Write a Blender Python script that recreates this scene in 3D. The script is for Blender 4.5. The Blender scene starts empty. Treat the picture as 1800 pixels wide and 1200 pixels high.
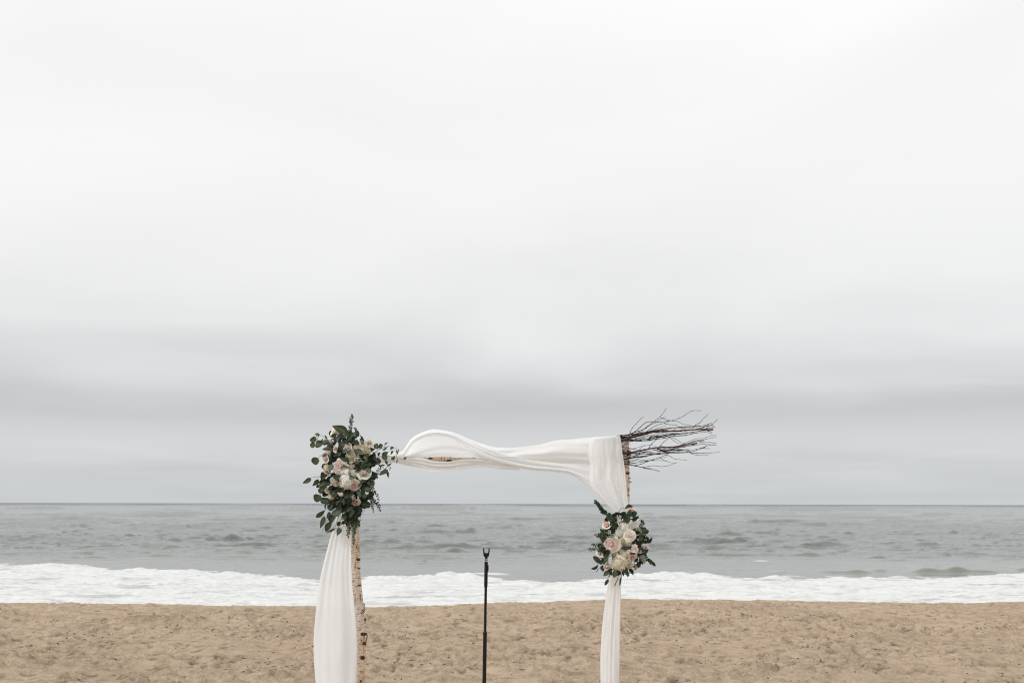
import bpy, math, random
import numpy as np
from mathutils import Vector, Matrix, Quaternion

# ------------------------------------------------------------------ camera
sc = bpy.context.scene
EYE = 1.65
cam_d = bpy.data.cameras.new('camera')
cam = bpy.data.objects.new('camera', cam_d)
sc.collection.objects.link(cam)
sc.camera = cam
cam_d.sensor_width = 36.0
cam_d.lens = 35.0
cam_d.clip_start = 0.05
cam_d.clip_end = 60000.0
PITCH = math.atan(285.0 / 1750.0)
ROLL = math.radians(0.13)
cam.matrix_world = (Matrix.Translation((0, 0, EYE)) @ Matrix.Rotation(math.pi / 2 + PITCH, 4, 'X')
                    @ Matrix.Rotation(ROLL, 4, 'Z'))
cam_d.dof.use_dof = True
cam_d.dof.focus_distance = 6.95
cam_d.dof.aperture_fstop = 5.6
CR = cam.matrix_world.to_3x3()
CI = CR.transposed()

def ray(px, py):
    return CR @ Vector(((px - 900.0) / 1750.0, -(py - 600.0) / 1750.0, -1.0))

def P(px, py, Y=7.0):
    """point of the vertical plane y = Y on the sight line of photo pixel (px, py)"""
    r = ray(px, py)
    return Vector((0, 0, EYE)) + r * (Y / r.y)

def G(px, py, z):
    r = ray(px, py)
    return Vector((0, 0, EYE)) + r * ((z - EYE) / r.z)

MM = 7.0 / 1750.0          # metres per photo pixel near the arch

# ------------------------------------------------------------------ sky and sun
SKY_Z = 6.8
SUN_EL, SUN_AZ = math.radians(36), math.radians(-118)   # azimuth from +Y (sea) towards +X
world = bpy.data.worlds.new('World')
sc.world = world
world.use_nodes = True
nt = world.node_tree
N, L = nt.nodes, nt.links
N.clear()

def wn(t, **k):
    n = N.new(t)
    for a, b in k.items():
        setattr(n, a, b)
    return n

def wmath(op, a, b=None, clamp=False):
    n = wn('ShaderNodeMath', operation=op, use_clamp=clamp)
    for i, v in enumerate((a, b)):
        if v is None:
            continue
        if isinstance(v, (int, float)):
            n.inputs[i].default_value = v
        else:
            L.new(v, n.inputs[i])
    return n.outputs[0]

tc = wn('ShaderNodeTexCoord')
sep = wn('ShaderNodeSeparateXYZ')
L.new(tc.outputs['Generated'], sep.inputs[0])
zz = wmath('MAXIMUM', sep.outputs[2], 0.0)
den = wmath('ADD', zz, 0.10)
cx = wmath('DIVIDE', sep.outputs[0], den)
cy = wmath('DIVIDE', sep.outputs[1], den)
cmb = wn('ShaderNodeCombineXYZ')
L.new(cx, cmb.inputs[0]); L.new(cy, cmb.inputs[1])
cmb.inputs[2].default_value = SKY_Z
n1 = wn('ShaderNodeTexNoise'); n1.inputs['Scale'].default_value = 0.72
n1.inputs['Detail'].default_value = 3.0; n1.inputs['Roughness'].default_value = 0.5
n1.inputs['Distortion'].default_value = 0.4
L.new(cmb.outputs[0], n1.inputs['Vector'])
n2 = wn('ShaderNodeTexNoise'); n2.inputs['Scale'].default_value = 1.0
n2.inputs['Detail'].default_value = 2.0
mp = wn('ShaderNodeMapping'); mp.inputs['Scale'].default_value = (1.6, 1.6, 26.0)
mp.inputs['Location'].default_value = (3.1, 0.4, 7.7)
L.new(tc.outputs['Generated'], mp.inputs[0]); L.new(mp.outputs[0], n2.inputs['Vector'])
o1 = wmath('MULTIPLY', wmath('SUBTRACT', n1.outputs[0], 0.5), 0.12)
o2 = wmath('MULTIPLY', wmath('SUBTRACT', n2.outputs[0], 0.5), 0.018)
# banks sit lower at the far left and right of the view, the grey deepens with the cloud base
el = wmath('ADD', zz, wmath('ADD', wmath('MULTIPLY', o1, wmath('MULTIPLY', wmath('ADD', zz, 0.06), 2.4)), o2))
ramp = wn('ShaderNodeValToRGB')
L.new(el, ramp.inputs[0])
cr = ramp.color_ramp
cr.interpolation = 'B_SPLINE'
stops = [(0.0, (0.5161, 0.5351, 0.5512)), (0.035, (0.5351, 0.5493, 0.5606)), (0.063, (0.6203, 0.625, 0.6307)), (0.091, (0.4527, 0.4612, 0.4716)), (0.12, (0.6156, 0.6203, 0.625)), (0.16, (0.7245, 0.7254, 0.7263)), (0.21, (0.7718, 0.7709, 0.769)), (0.27, (0.7936, 0.7917, 0.7898)), (0.36, (0.8049, 0.8031, 0.8012)), (0.46, (0.822, 0.8201, 0.8182)), (0.58, (1.05, 1.048, 1.045)), (1.0, (2.35, 2.34, 2.33))]
while len(cr.elements) < len(stops):
    cr.elements.new(0.5)
for e, (p, c) in zip(cr.elements, stops):
    e.position = p
    e.color = (c[0], c[1], c[2], 1)
mul = wn('ShaderNodeMixRGB', blend_type='MULTIPLY')
mul.inputs[0].default_value = 1.0
L.new(ramp.outputs[0], mul.inputs[1])
br = wmath('ADD', wmath('MULTIPLY', wmath('SUBTRACT', n1.outputs[0], 0.5), 0.20), 1.0)
cb = wn('ShaderNodeCombineXYZ')
for i in range(3):
    L.new(br, cb.inputs[i])
L.new(cb.outputs[0], mul.inputs[2])
sky = wn('ShaderNodeTexSky', sky_type='NISHITA')
sky.sun_disc = False
sky.sun_elevation = SUN_EL
sky.sun_rotation = SUN_AZ
bg1 = wn('ShaderNodeBackground'); bg1.inputs[1].default_value = 0.08
L.new(sky.outputs[0], bg1.inputs[0])
bg2 = wn('ShaderNodeBackground'); bg2.inputs[1].default_value = 1.0
L.new(mul.outputs[0], bg2.inputs[0])
mx = wn('ShaderNodeMixShader'); mx.inputs[0].default_value = 0.96
L.new(bg1.outputs[0], mx.inputs[1]); L.new(bg2.outputs[0], mx.inputs[2])
wo = wn('ShaderNodeOutputWorld')
L.new(mx.outputs[0], wo.inputs[0])

sun_d = bpy.data.lights.new('sun', 'SUN')
sun_d.energy = 1.5
sun_d.angle = math.radians(14)
sun_d.color = (1.0, 0.965, 0.92)
sun = bpy.data.objects.new('sun', sun_d)
sc.collection.objects.link(sun)
sdir = Vector((math.sin(SUN_AZ) * math.cos(SUN_EL), math.cos(SUN_AZ) * math.cos(SUN_EL), math.sin(SUN_EL)))
sun.rotation_euler = sdir.to_track_quat('Z', 'Y').to_euler()
sun.location = (0, 0, 30)

sc.view_settings.view_transform = 'Standard'
sc.view_settings.look = 'None'
sc.view_settings.exposure = 0.20
sc.view_settings.gamma = 1.0
sc.cycles.use_denoising = True
sc.cycles.pixel_filter_type = 'BLACKMAN_HARRIS'
sc.cycles.filter_width = 1.15
sc.view_settings.use_curve_mapping = False

# ------------------------------------------------------------------ helpers
rng = random.Random(7)
C = sc.collection

def link(o, parent=None):
    C.objects.link(o)
    if parent is not None:
        o.parent = parent
    return o

def mesh_from(verts, faces, smooth=True, name='mesh'):
    me = bpy.data.meshes.new(name)
    me.from_pydata([tuple(v) for v in verts], [], faces)
    if smooth:
        me.polygons.foreach_set('use_smooth', [True] * len(me.polygons))
    me.update()
    return me

def grid_mesh(X, Y, Z, smooth=True):
    """numpy grids (rows, cols) -> mesh"""
    r, c = X.shape
    co = np.stack([X, Y, Z], -1).reshape(-1, 3).astype(np.float32)
    idx = np.arange(r * c, dtype=np.int32).reshape(r, c)
    q = np.stack([idx[:-1, :-1], idx[:-1, 1:], idx[1:, 1:], idx[1:, :-1]], -1).reshape(-1, 4)
    me = bpy.data.meshes.new('mesh')
    me.vertices.add(len(co)); me.vertices.foreach_set('co', co.ravel())
    me.loops.add(q.size); me.loops.foreach_set('vertex_index', q.ravel())
    me.polygons.add(len(q))
    me.polygons.foreach_set('loop_start', np.arange(0, q.size, 4, dtype=np.int32))
    if smooth:
        me.polygons.foreach_set('use_smooth', np.ones(len(q), dtype=bool))
    me.update(calc_edges=True)
    return me

def obj(name, me, mat=None, parent=None, loc=None):
    o = bpy.data.objects.new(name, me)
    if mat is not None and len(me.materials) == 0:
        me.materials.append(mat)
    if loc is not None:
        o.location = loc
    return link(o, parent)

def tag(o, label=None, cat=None, group=None, kind=None):
    if label: o['label'] = label
    if cat: o['category'] = cat
    if group: o['group'] = group
    if kind: o['kind'] = kind
    return o

def thing(name, loc, label, cat, group=None):
    o = bpy.data.objects.new(name, None)
    o.empty_display_size = 0.1
    o.location = loc
    link(o)
    return tag(o, label, cat, group)

def catmull(pts, n):
    """pts: list of tuples; n samples"""
    pts = np.array(pts, float)
    if len(pts) == 2:
        t = np.linspace(0, 1, n)[:, None]
        return pts[0] * (1 - t) + pts[1] * t
    d = np.r_[0, np.cumsum(np.linalg.norm(np.diff(pts[:, :2] if pts.shape[1] > 1 else pts, axis=0), axis=1) + 1e-6)]
    d /= d[-1]
    ext = np.vstack([2 * pts[0] - pts[1], pts, 2 * pts[-1] - pts[-2]])
    out = []
    for s in np.linspace(0, 1, n):
        i = min(int(np.searchsorted(d, s, side='right')) - 1, len(pts) - 2)
        u = (s - d[i]) / (d[i + 1] - d[i])
        p0, p1, p2, p3 = ext[i], ext[i + 1], ext[i + 2], ext[i + 3]
        out.append(0.5 * ((2 * p1) + (-p0 + p2) * u + (2 * p0 - 5 * p1 + 4 * p2 - p3) * u * u
                          + (-p0 + 3 * p1 - 3 * p2 + p3) * u ** 3))
    return np.array(out)

def tube_data(points, radii, sides=6, verts=None, faces=None, cap=True):
    verts = [] if verts is None else verts
    faces = [] if faces is None else faces
    pts = [Vector(p) for p in points]
    b0 = len(verts)
    up = None
    for i, p in enumerate(pts):
        t = (pts[min(i + 1, len(pts) - 1)] - pts[max(i - 1, 0)])
        if t.length < 1e-9:
            t = Vector((0, 0, 1))
        t.normalize()
        if up is None:
            up = t.orthogonal().normalized()
        else:
            up = (up - t * up.dot(t)).normalized()
        s = t.cross(up)
        for k in range(sides):
            a = 2 * math.pi * k / sides
            verts.append(p + (up * math.cos(a) + s * math.sin(a)) * radii[i])
    for i in range(len(pts) - 1):
        for k in range(sides):
            a = b0 + i * sides + k
            b = b0 + i * sides + (k + 1) % sides
            faces.append((a, b, b + sides, a + sides))
    if cap:
        faces.append(tuple(b0 + k for k in reversed(range(sides))))
        e = b0 + (len(pts) - 1) * sides
        faces.append(tuple(e + k for k in range(sides)))
    return verts, faces

_perm = np.random.RandomState(3).permutation(256)
_perm = np.r_[_perm, _perm]
_ang = np.random.RandomState(5).rand(256) * 2 * np.pi
_gx, _gy = np.cos(_ang), np.sin(_ang)

def perlin(x, y, seed=0):
    x = np.asarray(x, float) + seed * 17.31
    y = np.asarray(y, float) + seed * 9.77
    xi = np.floor(x).astype(int); yi = np.floor(y).astype(int)
    xf = x - xi; yf = y - yi
    u = xf * xf * xf * (xf * (xf * 6 - 15) + 10)
    v = yf * yf * yf * (yf * (yf * 6 - 15) + 10)
    def g(ix, iy, dx, dy):
        h = _perm[(_perm[ix & 255] + iy) & 255]
        return _gx[h] * dx + _gy[h] * dy
    a = g(xi, yi, xf, yf); b = g(xi + 1, yi, xf - 1, yf)
    c = g(xi, yi + 1, xf, yf - 1); d = g(xi + 1, yi + 1, xf - 1, yf - 1)
    return (a * (1 - u) + b * u) * (1 - v) + (c * (1 - u) + d * u) * v * 1.0

def fbm(x, y, octv=4, seed=0, gain=0.5):
    s = 0; a = 1.0; f = 1.0
    for i in range(octv):
        s = s + a * perlin(x * f, y * f, seed + i * 3)
        a *= gain; f *= 2.03
    return s

def smooth01(x):
    x = np.clip(x, 0, 1)
    return x * x * (3 - 2 * x)

# ------------------------------------------------------------------ materials
class M:
    def __init__(self, name):
        self.m = bpy.data.materials.new(name)
        self.m.use_nodes = True
        self.t = self.m.node_tree
        self.t.nodes.clear()
        self.out = self.n('ShaderNodeOutputMaterial')
    def n(self, t, inp=None, **k):
        n = self.t.nodes.new(t)
        for a, b in k.items():
            setattr(n, a, b)
        for a, b in (inp or {}).items():
            if isinstance(b, bpy.types.NodeSocket):
                self.t.links.new(b, n.inputs[a])
            else:
                n.inputs[a].default_value = b
        return n
    def ramp(self, fac, stops, interp='LINEAR'):
        r = self.n('ShaderNodeValToRGB')
        r.color_ramp.interpolation = interp
        while len(r.color_ramp.elements) < len(stops):
            r.color_ramp.elements.new(0.5)
        for e, (p, c) in zip(r.color_ramp.elements, stops):
            e.position = p
            e.color = (c, c, c, 1) if isinstance(c, (int, float)) else (*c, 1)
        self.t.links.new(fac, r.inputs[0])
        return r.outputs[0]
    def mix(self, f, a, b, mode='MIX'):
        n = self.n('ShaderNodeMixRGB', blend_type=mode)
        for i, v in enumerate((f, a, b)):
            if isinstance(v, bpy.types.NodeSocket):
                self.t.links.new(v, n.inputs[i])
            elif isinstance(v, (int, float)):
                n.inputs[i].default_value = v if i == 0 else (v, v, v, 1)
            else:
                n.inputs[i].default_value = (*v, 1)
        return n.outputs[0]
    def math(self, op, a, b=0.0, clamp=False):
        n = self.n('ShaderNodeMath', operation=op, use_clamp=clamp)
        for i, v in enumerate((a, b)):
            if isinstance(v, bpy.types.NodeSocket):
                self.t.links.new(v, n.inputs[i])
            else:
                n.inputs[i].default_value = v
        return n.outputs[0]
    def coords(self, kind='Object', scale=(1, 1, 1), rot=(0, 0, 0)):
        c = self.n('ShaderNodeTexCoord')
        m = self.n('ShaderNodeMapping', {'Vector': c.outputs[kind], 'Scale': scale, 'Rotation': rot})
        return m.outputs[0]
    def noise(self, vec, scale, detail=3, rough=0.5, dist=0.0):
        return self.n('ShaderNodeTexNoise', {'Vector': vec, 'Scale': scale, 'Detail': detail,
                                             'Roughness': rough, 'Distortion': dist}).outputs[0]
    def bump(self, h, strength=0.3, dist=0.01, normal=None):
        i = {'Height': h, 'Strength': strength, 'Distance': dist}
        if normal is not None:
            i['Normal'] = normal
        return self.n('ShaderNodeBump', i).outputs[0]
    def pbr(self, color, rough=0.6, normal=None, **k):
        n = self.n('ShaderNodeBsdfPrincipled')
        ins = {'Base Color': color, 'Roughness': rough}
        ins.update({a.replace('_', ' '): b for a, b in k.items()})
        for a, b in ins.items():
            if isinstance(b, bpy.types.NodeSocket):
                self.t.links.new(b, n.inputs[a])
            else:
                if a == 'Base Color' and len(b) == 3:
                    b = (*b, 1)
                n.inputs[a].default_value = b
        if normal is not None:
            self.t.links.new(normal, n.inputs['Normal'])
        return n
    def done(self, shader):
        self.t.links.new(shader.outputs[0], self.out.inputs[0])
        return self.m

def mat_sand():
    m = M('sand')
    v = m.coords()
    big = m.noise(v, 0.9, 4, 0.55)
    mid = m.noise(v, 7.0, 5, 0.6)
    fine = m.noise(v, 160.0, 3, 0.7)
    patch = m.noise(m.coords(scale=(0.7, 2.6, 1)), 1.3, 4, 0.6)
    col = m.ramp(big, [(0.3, (.535, .41, .292)), (0.7, (.64, .503, .37))])
    col = m.mix(m.ramp(patch, [(0.50, 0.0), (0.75, 0.42)]), col, (.38, .292, .21))
    col = m.mix(m.ramp(mid, [(0.35, 0.42), (0.55, 0.0)]), col, (.25, .185, .135))
    col = m.mix(m.ramp(fine, [(0.3, 0.5), (0.5, 0.0)]), col, (.18, .132, .095))
    col = m.mix(m.ramp(fine, [(0.62, 0.0), (0.8, 0.4)]), col, (.55, .46, .37))
    # shade of footprints and hollows painted into the sand colour, mask stored with the ground
    at = m.n('ShaderNodeAttribute', attribute_name='pit_shade')
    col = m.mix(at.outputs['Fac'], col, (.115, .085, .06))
    b = m.bump(fine, 0.8, 0.008)
    b = m.bump(m.noise(v, 34.0, 4, 0.65), 1.0, 0.042, b)
    return m.done(m.pbr(col, 0.95, b, Specular_IOR_Level=0.1))

def mat_sea():
    m = M('sea_water')
    v = m.coords()
    foam = m.n('ShaderNodeAttribute', attribute_name='foam').outputs['Fac']
    shal = m.n('ShaderNodeAttribute', attribute_name='shallow').outputs['Fac']
    col = m.mix(shal, (.070, .088, .078), (.205, .218, .195))
    # wind ripples, broader and fainter farther out
    chop = m.n('ShaderNodeAttribute', attribute_name='chop').outputs['Fac']
    col = m.mix(m.n('ShaderNodeAttribute', attribute_name='green').outputs['Fac'], col, (.165, .182, .145))
    r1 = m.noise(m.coords(scale=(0.55, 1.0, 1)), 2.2, 4, 0.6, 0.3)
    r2 = m.noise(m.coords(scale=(0.35, 1.0, 1)), 0.30, 5, 0.62, 0.4)
    r3 = m.noise(m.coords(scale=(0.35, 1.0, 1)), 0.045, 4, 0.6, 0.2)
    b = m.bump(r3, 1.0, 0.35)
    b = m.bump(m.math('MULTIPLY', r2, chop), 1.0, 0.13, b)
    b = m.bump(m.math('MULTIPLY', r1, chop), 1.0, 0.09, b)
    off = m.n('ShaderNodeAttribute', attribute_name='offshore').outputs['Fac']
    w = m.pbr(m.mix(off, col, (.045, .072, .080)), m.math('ADD', m.math('MULTIPLY', off, .26), .08), b, IOR=1.333)
    # foam: lacy white water
    lace = m.noise(m.coords(scale=(0.30, 1.0, 1)), 2.3, 6, 0.68, 0.9)
    fb = m.bump(m.noise(m.coords(scale=(0.7, 1.0, 1)), 1.6, 5, 0.6), 0.8, 0.10)
    fcol = m.ramp(lace, [(0.30, (.39, .41, .385)), (0.50, (.64, .645, .635))])
    f = m.pbr(fcol, 0.8, fb, Specular_IOR_Level=0.2)
    k = m.math('ADD', m.math('MULTIPLY', foam, 1.9), m.math('SUBTRACT', m.math('MULTIPLY', lace, 1.3), 1.15))
    k = m.ramp(k, [(0.10, 0.0), (0.75, 1.0)])
    s = m.n('ShaderNodeMixShader', {0: k, 1: w.outputs[0], 2: f.outputs[0]})
    return m.done(s)

def mat_cloth():
    m = M('white_voile')
    v = m.coords()
    weave = m.noise(m.coords(scale=(1, 1, 0.25)), 60, 3, 0.6)
    nb = m.bump(weave, 0.12, 0.003)
    col = m.ramp(m.noise(v, 3, 2), [(0.3, (.90, .925, .945)), (0.7, (.93, .95, .965))])
    d = m.pbr(col, 0.85, nb, Specular_IOR_Level=0.1, Sheen_Weight=0.15)
    t = m.n('ShaderNodeBsdfTranslucent', {'Color': (.92, .945, .96, 1), 'Normal': nb})
    s = m.n('ShaderNodeMixShader', {0: 0.46, 1: d.outputs[0], 2: t.outputs[0]})
    tr = m.n('ShaderNodeBsdfTransparent')
    s = m.n('ShaderNodeMixShader', {0: 0.05, 1: s.outputs[0], 2: tr.outputs[0]})
    return m.done(s)

def mat_birch():
    m = M('birch_bark')
    v = m.coords()
    tone = m.noise(m.coords(scale=(1, 1, 0.45)), 9, 4, 0.6)
    col = m.ramp(tone, [(0.32, (.60, .40, .26)), (0.44, (.72, .57, .43)), (0.56, (.76, .68, .60)), (0.74, (.82, .79, .76))])
    # short dark lenticels lying across the trunk
    len_ = m.noise(m.coords(scale=(0.55, 0.55, 3.2)), 55, 2, 0.5)
    col = m.mix(m.ramp(len_, [(0.57, 0.0), (0.63, 0.85)]), col, (.21, .105, .055))
    # upright cracks where the bark has split
    crk = m.noise(m.coords(scale=(2.2, 2.2, 0.5)), 22, 4, 0.7, 0.6)
    col = m.mix(m.ramp(crk, [(0.57, 0.0), (0.64, 0.8)]), col, (.34, .165, .08))
    spot = m.noise(v, 95, 2, 0.6)
    col = m.mix(m.ramp(spot, [(0.63, 0.0), (0.68, 0.85)]), col, (.10, .06, .04))
    grey = m.noise(m.coords(scale=(1, 1, 0.6)), 16, 3, 0.6)
    col = m.mix(m.ramp(grey, [(0.60, 0.0), (0.74, 0.55)]), col, (.40, .37, .34))
    b = m.bump(crk, 0.6, 0.006)
    b = m.bump(len_, 0.4, 0.003, b)
    return m.done(m.pbr(col, 0.75, b, Specular_IOR_Level=0.25))

def mat_simple(name, col, rough=0.7, nscale=30, var=0.25, bump=0.3, dist=0.004, **k):
    m = M(name)
    v = m.coords()
    n = m.noise(v, nscale, 4, 0.6)
    lo = tuple(c * (1 - var) for c in col); hi = tuple(min(1, c * (1 + var)) for c in col)
    c = m.ramp(n, [(0.3, lo), (0.7, hi)])
    return m.done(m.pbr(c, rough, m.bump(n, bump, dist), **k))

def mat_leaf(name, dark, light, back, rough=0.5, trans=0.16):
    m = M(name)
    info = m.n('ShaderNodeObjectInfo').outputs['Random']
    v = m.coords('Object')
    n = m.noise(v, 4.0, 3, 0.6)
    f = m.math('ADD', m.math('MULTIPLY', info, 0.75), m.math('MULTIPLY', n, 0.3))
    c = m.mix(f, dark, light)
    at = m.n('ShaderNodeAttribute', attribute_name='rib').outputs['Fac']
    c = m.mix(m.math('MULTIPLY', at, 0.45), c, tuple(min(1, x * 2.0 + .03) for x in light))
    geo = m.n('ShaderNodeNewGeometry').outputs['Backfacing']
    c = m.mix(m.math('MULTIPLY', geo, 0.8), c, back)
    d = m.pbr(c, rough, m.bump(n, 0.3, 0.05), Specular_IOR_Level=0.35)
    t = m.n('ShaderNodeBsdfTranslucent', {'Color': c})
    s = m.n('ShaderNodeMixShader', {0: trans, 1: d.outputs[0], 2: t.outputs[0]})
    return m.done(s)

def mat_petal(name, core, mid, outer):
    m = M(name)
    at = m.n('ShaderNodeAttribute', attribute_name='ring').outputs['Fac']
    info = m.n('ShaderNodeObjectInfo').outputs['Random']
    n = m.noise(m.coords(), 6.0, 3, 0.6)
    f = m.math('ADD', at, m.math('ADD', m.math('MULTIPLY', m.math('SUBTRACT', info, 0.5), 0.25),
                                 m.math('MULTIPLY', m.math('SUBTRACT', n, 0.5), 0.3)))
    c = m.ramp(f, [(0.0, core), (0.30, mid), (0.75, outer)])
    d = m.pbr(c, 0.6, m.bump(n, 0.2, 0.05), Specular_IOR_Level=0.25)
    t = m.n('ShaderNodeBsdfTranslucent', {'Color': c})
    s = m.n('ShaderNodeMixShader', {0: 0.32, 1: d.outputs[0], 2: t.outputs[0]})
    return m.done(s)

SAND, SEA, CLOTH, BIRCH = mat_sand(), mat_sea(), mat_cloth(), mat_birch()
TWIG_DARK = mat_simple('dark_twig_bark', (.018, .012, .012), 0.7, 60, 0.4)
TWIG_RED = mat_simple('red_brown_twig_bark', (.075, .026, .018), 0.6, 70, 0.5)
KNOT = mat_simple('dark_knot_bark', (.060, .030, .018), 0.85, 90, 0.6, 0.8, 0.01)
FLAKE = mat_simple('peeling_bark', (.30, .155, .085), 0.8, 60, 0.5)
BLACK = mat_simple('black_powder_coat', (.004, .0042, .004), 0.5, 200, 0.2, 0.1, 0.0005, Specular_IOR_Level=0.3)
RUBBER = mat_simple('black_rubber', (.012, .012, .012), 0.7, 120, 0.2)
STEEL = mat_simple('worn_steel', (.28, .28, .27), 0.4, 150, 0.2, Metallic=0.8)
DEBRIS = mat_simple('dried_seaweed', (.060, .044, .032), 0.9, 20, 0.5)
STEM = mat_simple('green_stem', (.13, .13, .065), 0.6, 80, 0.3)
STEM_DARK = mat_simple('brown_stem', (.085, .055, .040), 0.7, 80, 0.3)
L_EUC = mat_leaf('eucalyptus_leaf', (.024, .042, .023), (.115, .155, .108), (.13, .155, .12))
L_DOL = mat_leaf('silver_dollar_leaf', (.028, .042, .018), (.070, .098, .045), (.07, .09, .045), trans=0.28)
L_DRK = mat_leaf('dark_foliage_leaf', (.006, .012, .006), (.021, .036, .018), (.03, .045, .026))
L_RUS = mat_leaf('ruscus_leaf', (.014, .034, .012), (.042, .075, .028), (.04, .065, .03), rough=0.4)
P_BLUSH = mat_petal('blush_petal', (.86, .53, .49), (.89, .71, .65), (.91, .83, .77))
P_CREAM = mat_petal('cream_petal', (.87, .64, .54), (.90, .80, .70), (.93, .90, .83))
P_PINK = mat_petal('pink_petal', (.82, .42, .42), (.87, .62, .60), (.90, .79, .74))
H_WHITE = mat_petal('white_floret', (.70, .70, .52), (.86, .85, .76), (.92, .915, .86))
H_CREAM = mat_petal('cream_floret', (.60, .55, .30), (.82, .77, .58), (.90, .87, .73))
H_GREEN = mat_petal('green_cream_floret', (.44, .44, .24), (.70, .67, .48), (.82, .79, .64))
SEPAL = mat_leaf('sepal_leaf', (.05, .08, .03), (.10, .14, .06), (.08, .11, .05))

# ------------------------------------------------------------------ sand
SEA_Z = -1.5
crest_px = [(-300, 1058), (0, 1060), (150, 1062), (300, 1063.5), (500, 1066), (650, 1067), (760, 1065), (880, 1060),
            (1000, 1056), (1130, 1053), (1280, 1055), (1400, 1056.5), (1550, 1059), (1700, 1061), (1800, 1058.5), (2100, 1058)]
cw = [G(a, b, 0.0) for a, b in crest_px]
cwx = np.array([p.x for p in cw]); cwy = np.array([p.y for p in cw])

def crest_y(x):
    return np.interp(x, cwx, cwy) + 0.05 * perlin(x * 0.9, x * 0 + 3.3, 4)

def spaced(dense0, dense1, step, far0, far1, growth=1.16):
    a = list(np.arange(dense0, dense1 + 1e-6, step))
    s = step
    x = a[-1]
    while x < far1:
        s *= growth
        x += s
        a.append(x)
    s = step
    x = a[0]
    pre = []
    while x > far0:
        s *= growth
        x -= s
        pre.append(x)
    return np.array(pre[::-1] + a)

xs = spaced(-9.6, 9.6, 0.026, -400, 400, 1.13)
ys = spaced(8.0, 17.4, 0.024, -60, 60, 1.13)
X, Y = np.meshgrid(xs, ys)
rs = np.random.RandomState(11)

def sand_height(X, Y):
    near = np.exp(-((np.abs(X) / 40) ** 2)) * 1.0
    wob = 0.35 * perlin(X * 0.5, Y * 0.5, 31)
    h = 0.030 * fbm(X * 0.55 + wob, Y * 0.75, 3, 1)
    # wind-blown and trampled mounds
    h += 0.036 * fbm(X * 1.35 + wob, Y * 1.7, 3, 2) * (0.6 + 0.8 * smooth01(0.5 + perlin(X * 0.3, Y * 0.3, 8)))
    rd = 1 - np.abs(fbm(X * 1.7, Y * 2.4, 3, 9)) * 2.2
    h += 0.012 * np.clip(rd, 0, 1) ** 2
    rough = smooth01(0.45 + 1.3 * perlin(X * 0.45, Y * 0.6, 12))
    h += 0.016 * fbm(X * 5.5, Y * 6.5, 3, 3) * (0.35 + rough)
    cl = fbm(X * 13, Y * 15, 2, 5)
    h += 0.060 * np.clip(cl - 0.12, 0, 1) * (.25 + rough)
    h += 0.007 * fbm(X * 9, Y * 8, 2, 45)
    h -= 0.050 * np.clip(fbm(X * 3.3, Y * 4.2, 3, 21) - 0.36, 0, 1) ** 1.0 * (0.4 + rough)
    return 1.2 * h * near

H = sand_height(X, Y)
pit_shade = 0.0 * X
# trodden prints: oval pits with a raised rim, laid in wandering trails
prints = []
for k in range(26):
    x0, y0 = rs.uniform(-8.5, 8.5), rs.uniform(8.3, 15.8)
    a = rs.uniform(0, 2 * np.pi)
    for j in range(rs.randint(5, 13)):
        prints.append((x0, y0, a + rs.uniform(-.3, .3), rs.uniform(.7, 1.2)))
        a += rs.uniform(-.25, .25)
        x0 += 0.62 * np.cos(a) + (0.09 if j % 2 else -0.09) * -np.sin(a)
        y0 += 0.62 * np.sin(a) + (0.09 if j % 2 else -0.09) * np.cos(a)
for k in range(420):
    prints.append((rs.uniform(-9, 9), rs.uniform(8.2, 15.5), rs.uniform(0, 6.28), rs.uniform(.4, 1.1)))
for (px_, py_, a, s) in prints:
    if not (-9.4 < px_ < 9.4 and 8.0 < py_ < 16.0):
        continue
    i0, i1 = np.searchsorted(xs, [px_ - .4, px_ + .4]); j0, j1 = np.searchsorted(ys, [py_ - .4, py_ + .4])
    xx = X[j0:j1, i0:i1] - px_; yy = Y[j0:j1, i0:i1] - py_
    u = (xx * np.cos(a) + yy * np.sin(a)) / (0.145 * s)
    v = (-xx * np.sin(a) + yy * np.cos(a)) / (0.062 * s)
    nz = 1 + 0.5 * perlin(xx * 9 + px_, yy * 9 + py_, 2)
    r = np.sqrt(u * u + v * v) * nz
    H[j0:j1, i0:i1] += s * (-0.055 * np.exp(-(r / 0.85) ** 4) + 0.022 * np.exp(-((r - 1.4) / 0.35) ** 2))
    pit_shade[j0:j1, i0:i1] = np.maximum(pit_shade[j0:j1, i0:i1], 0.7 * np.exp(-(r / 0.75) ** 2) * (rs.rand() > .4))
# rake of drifted, straight ridges lying along the shore
H += 0.022 * np.clip(perlin(X * 0.35, Y * 3.4, 40), 0, 1) * np.exp(-((np.abs(X) / 40) ** 2))
# seaward slope
cyv = crest_y(X)
t = Y - cyv
lip = 0.022 * fbm(X * 3.0, Y * 1.2, 3, 17) + 0.018 * np.clip(perlin(X * 1.1, Y * 0.3 + 5, 18), 0, 1)
lipm = np.exp(-(t / 0.7) ** 2)
flat = 1 - smooth01((t + 0.9) / 0.9)
H = H * (0.35 + 0.65 * flat) + lip * lipm
drop = np.where(t > 0, -0.17 * (np.sqrt(t * t + 0.04) - 0.2), 0)
H = H + np.maximum(drop, -4.0)
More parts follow.
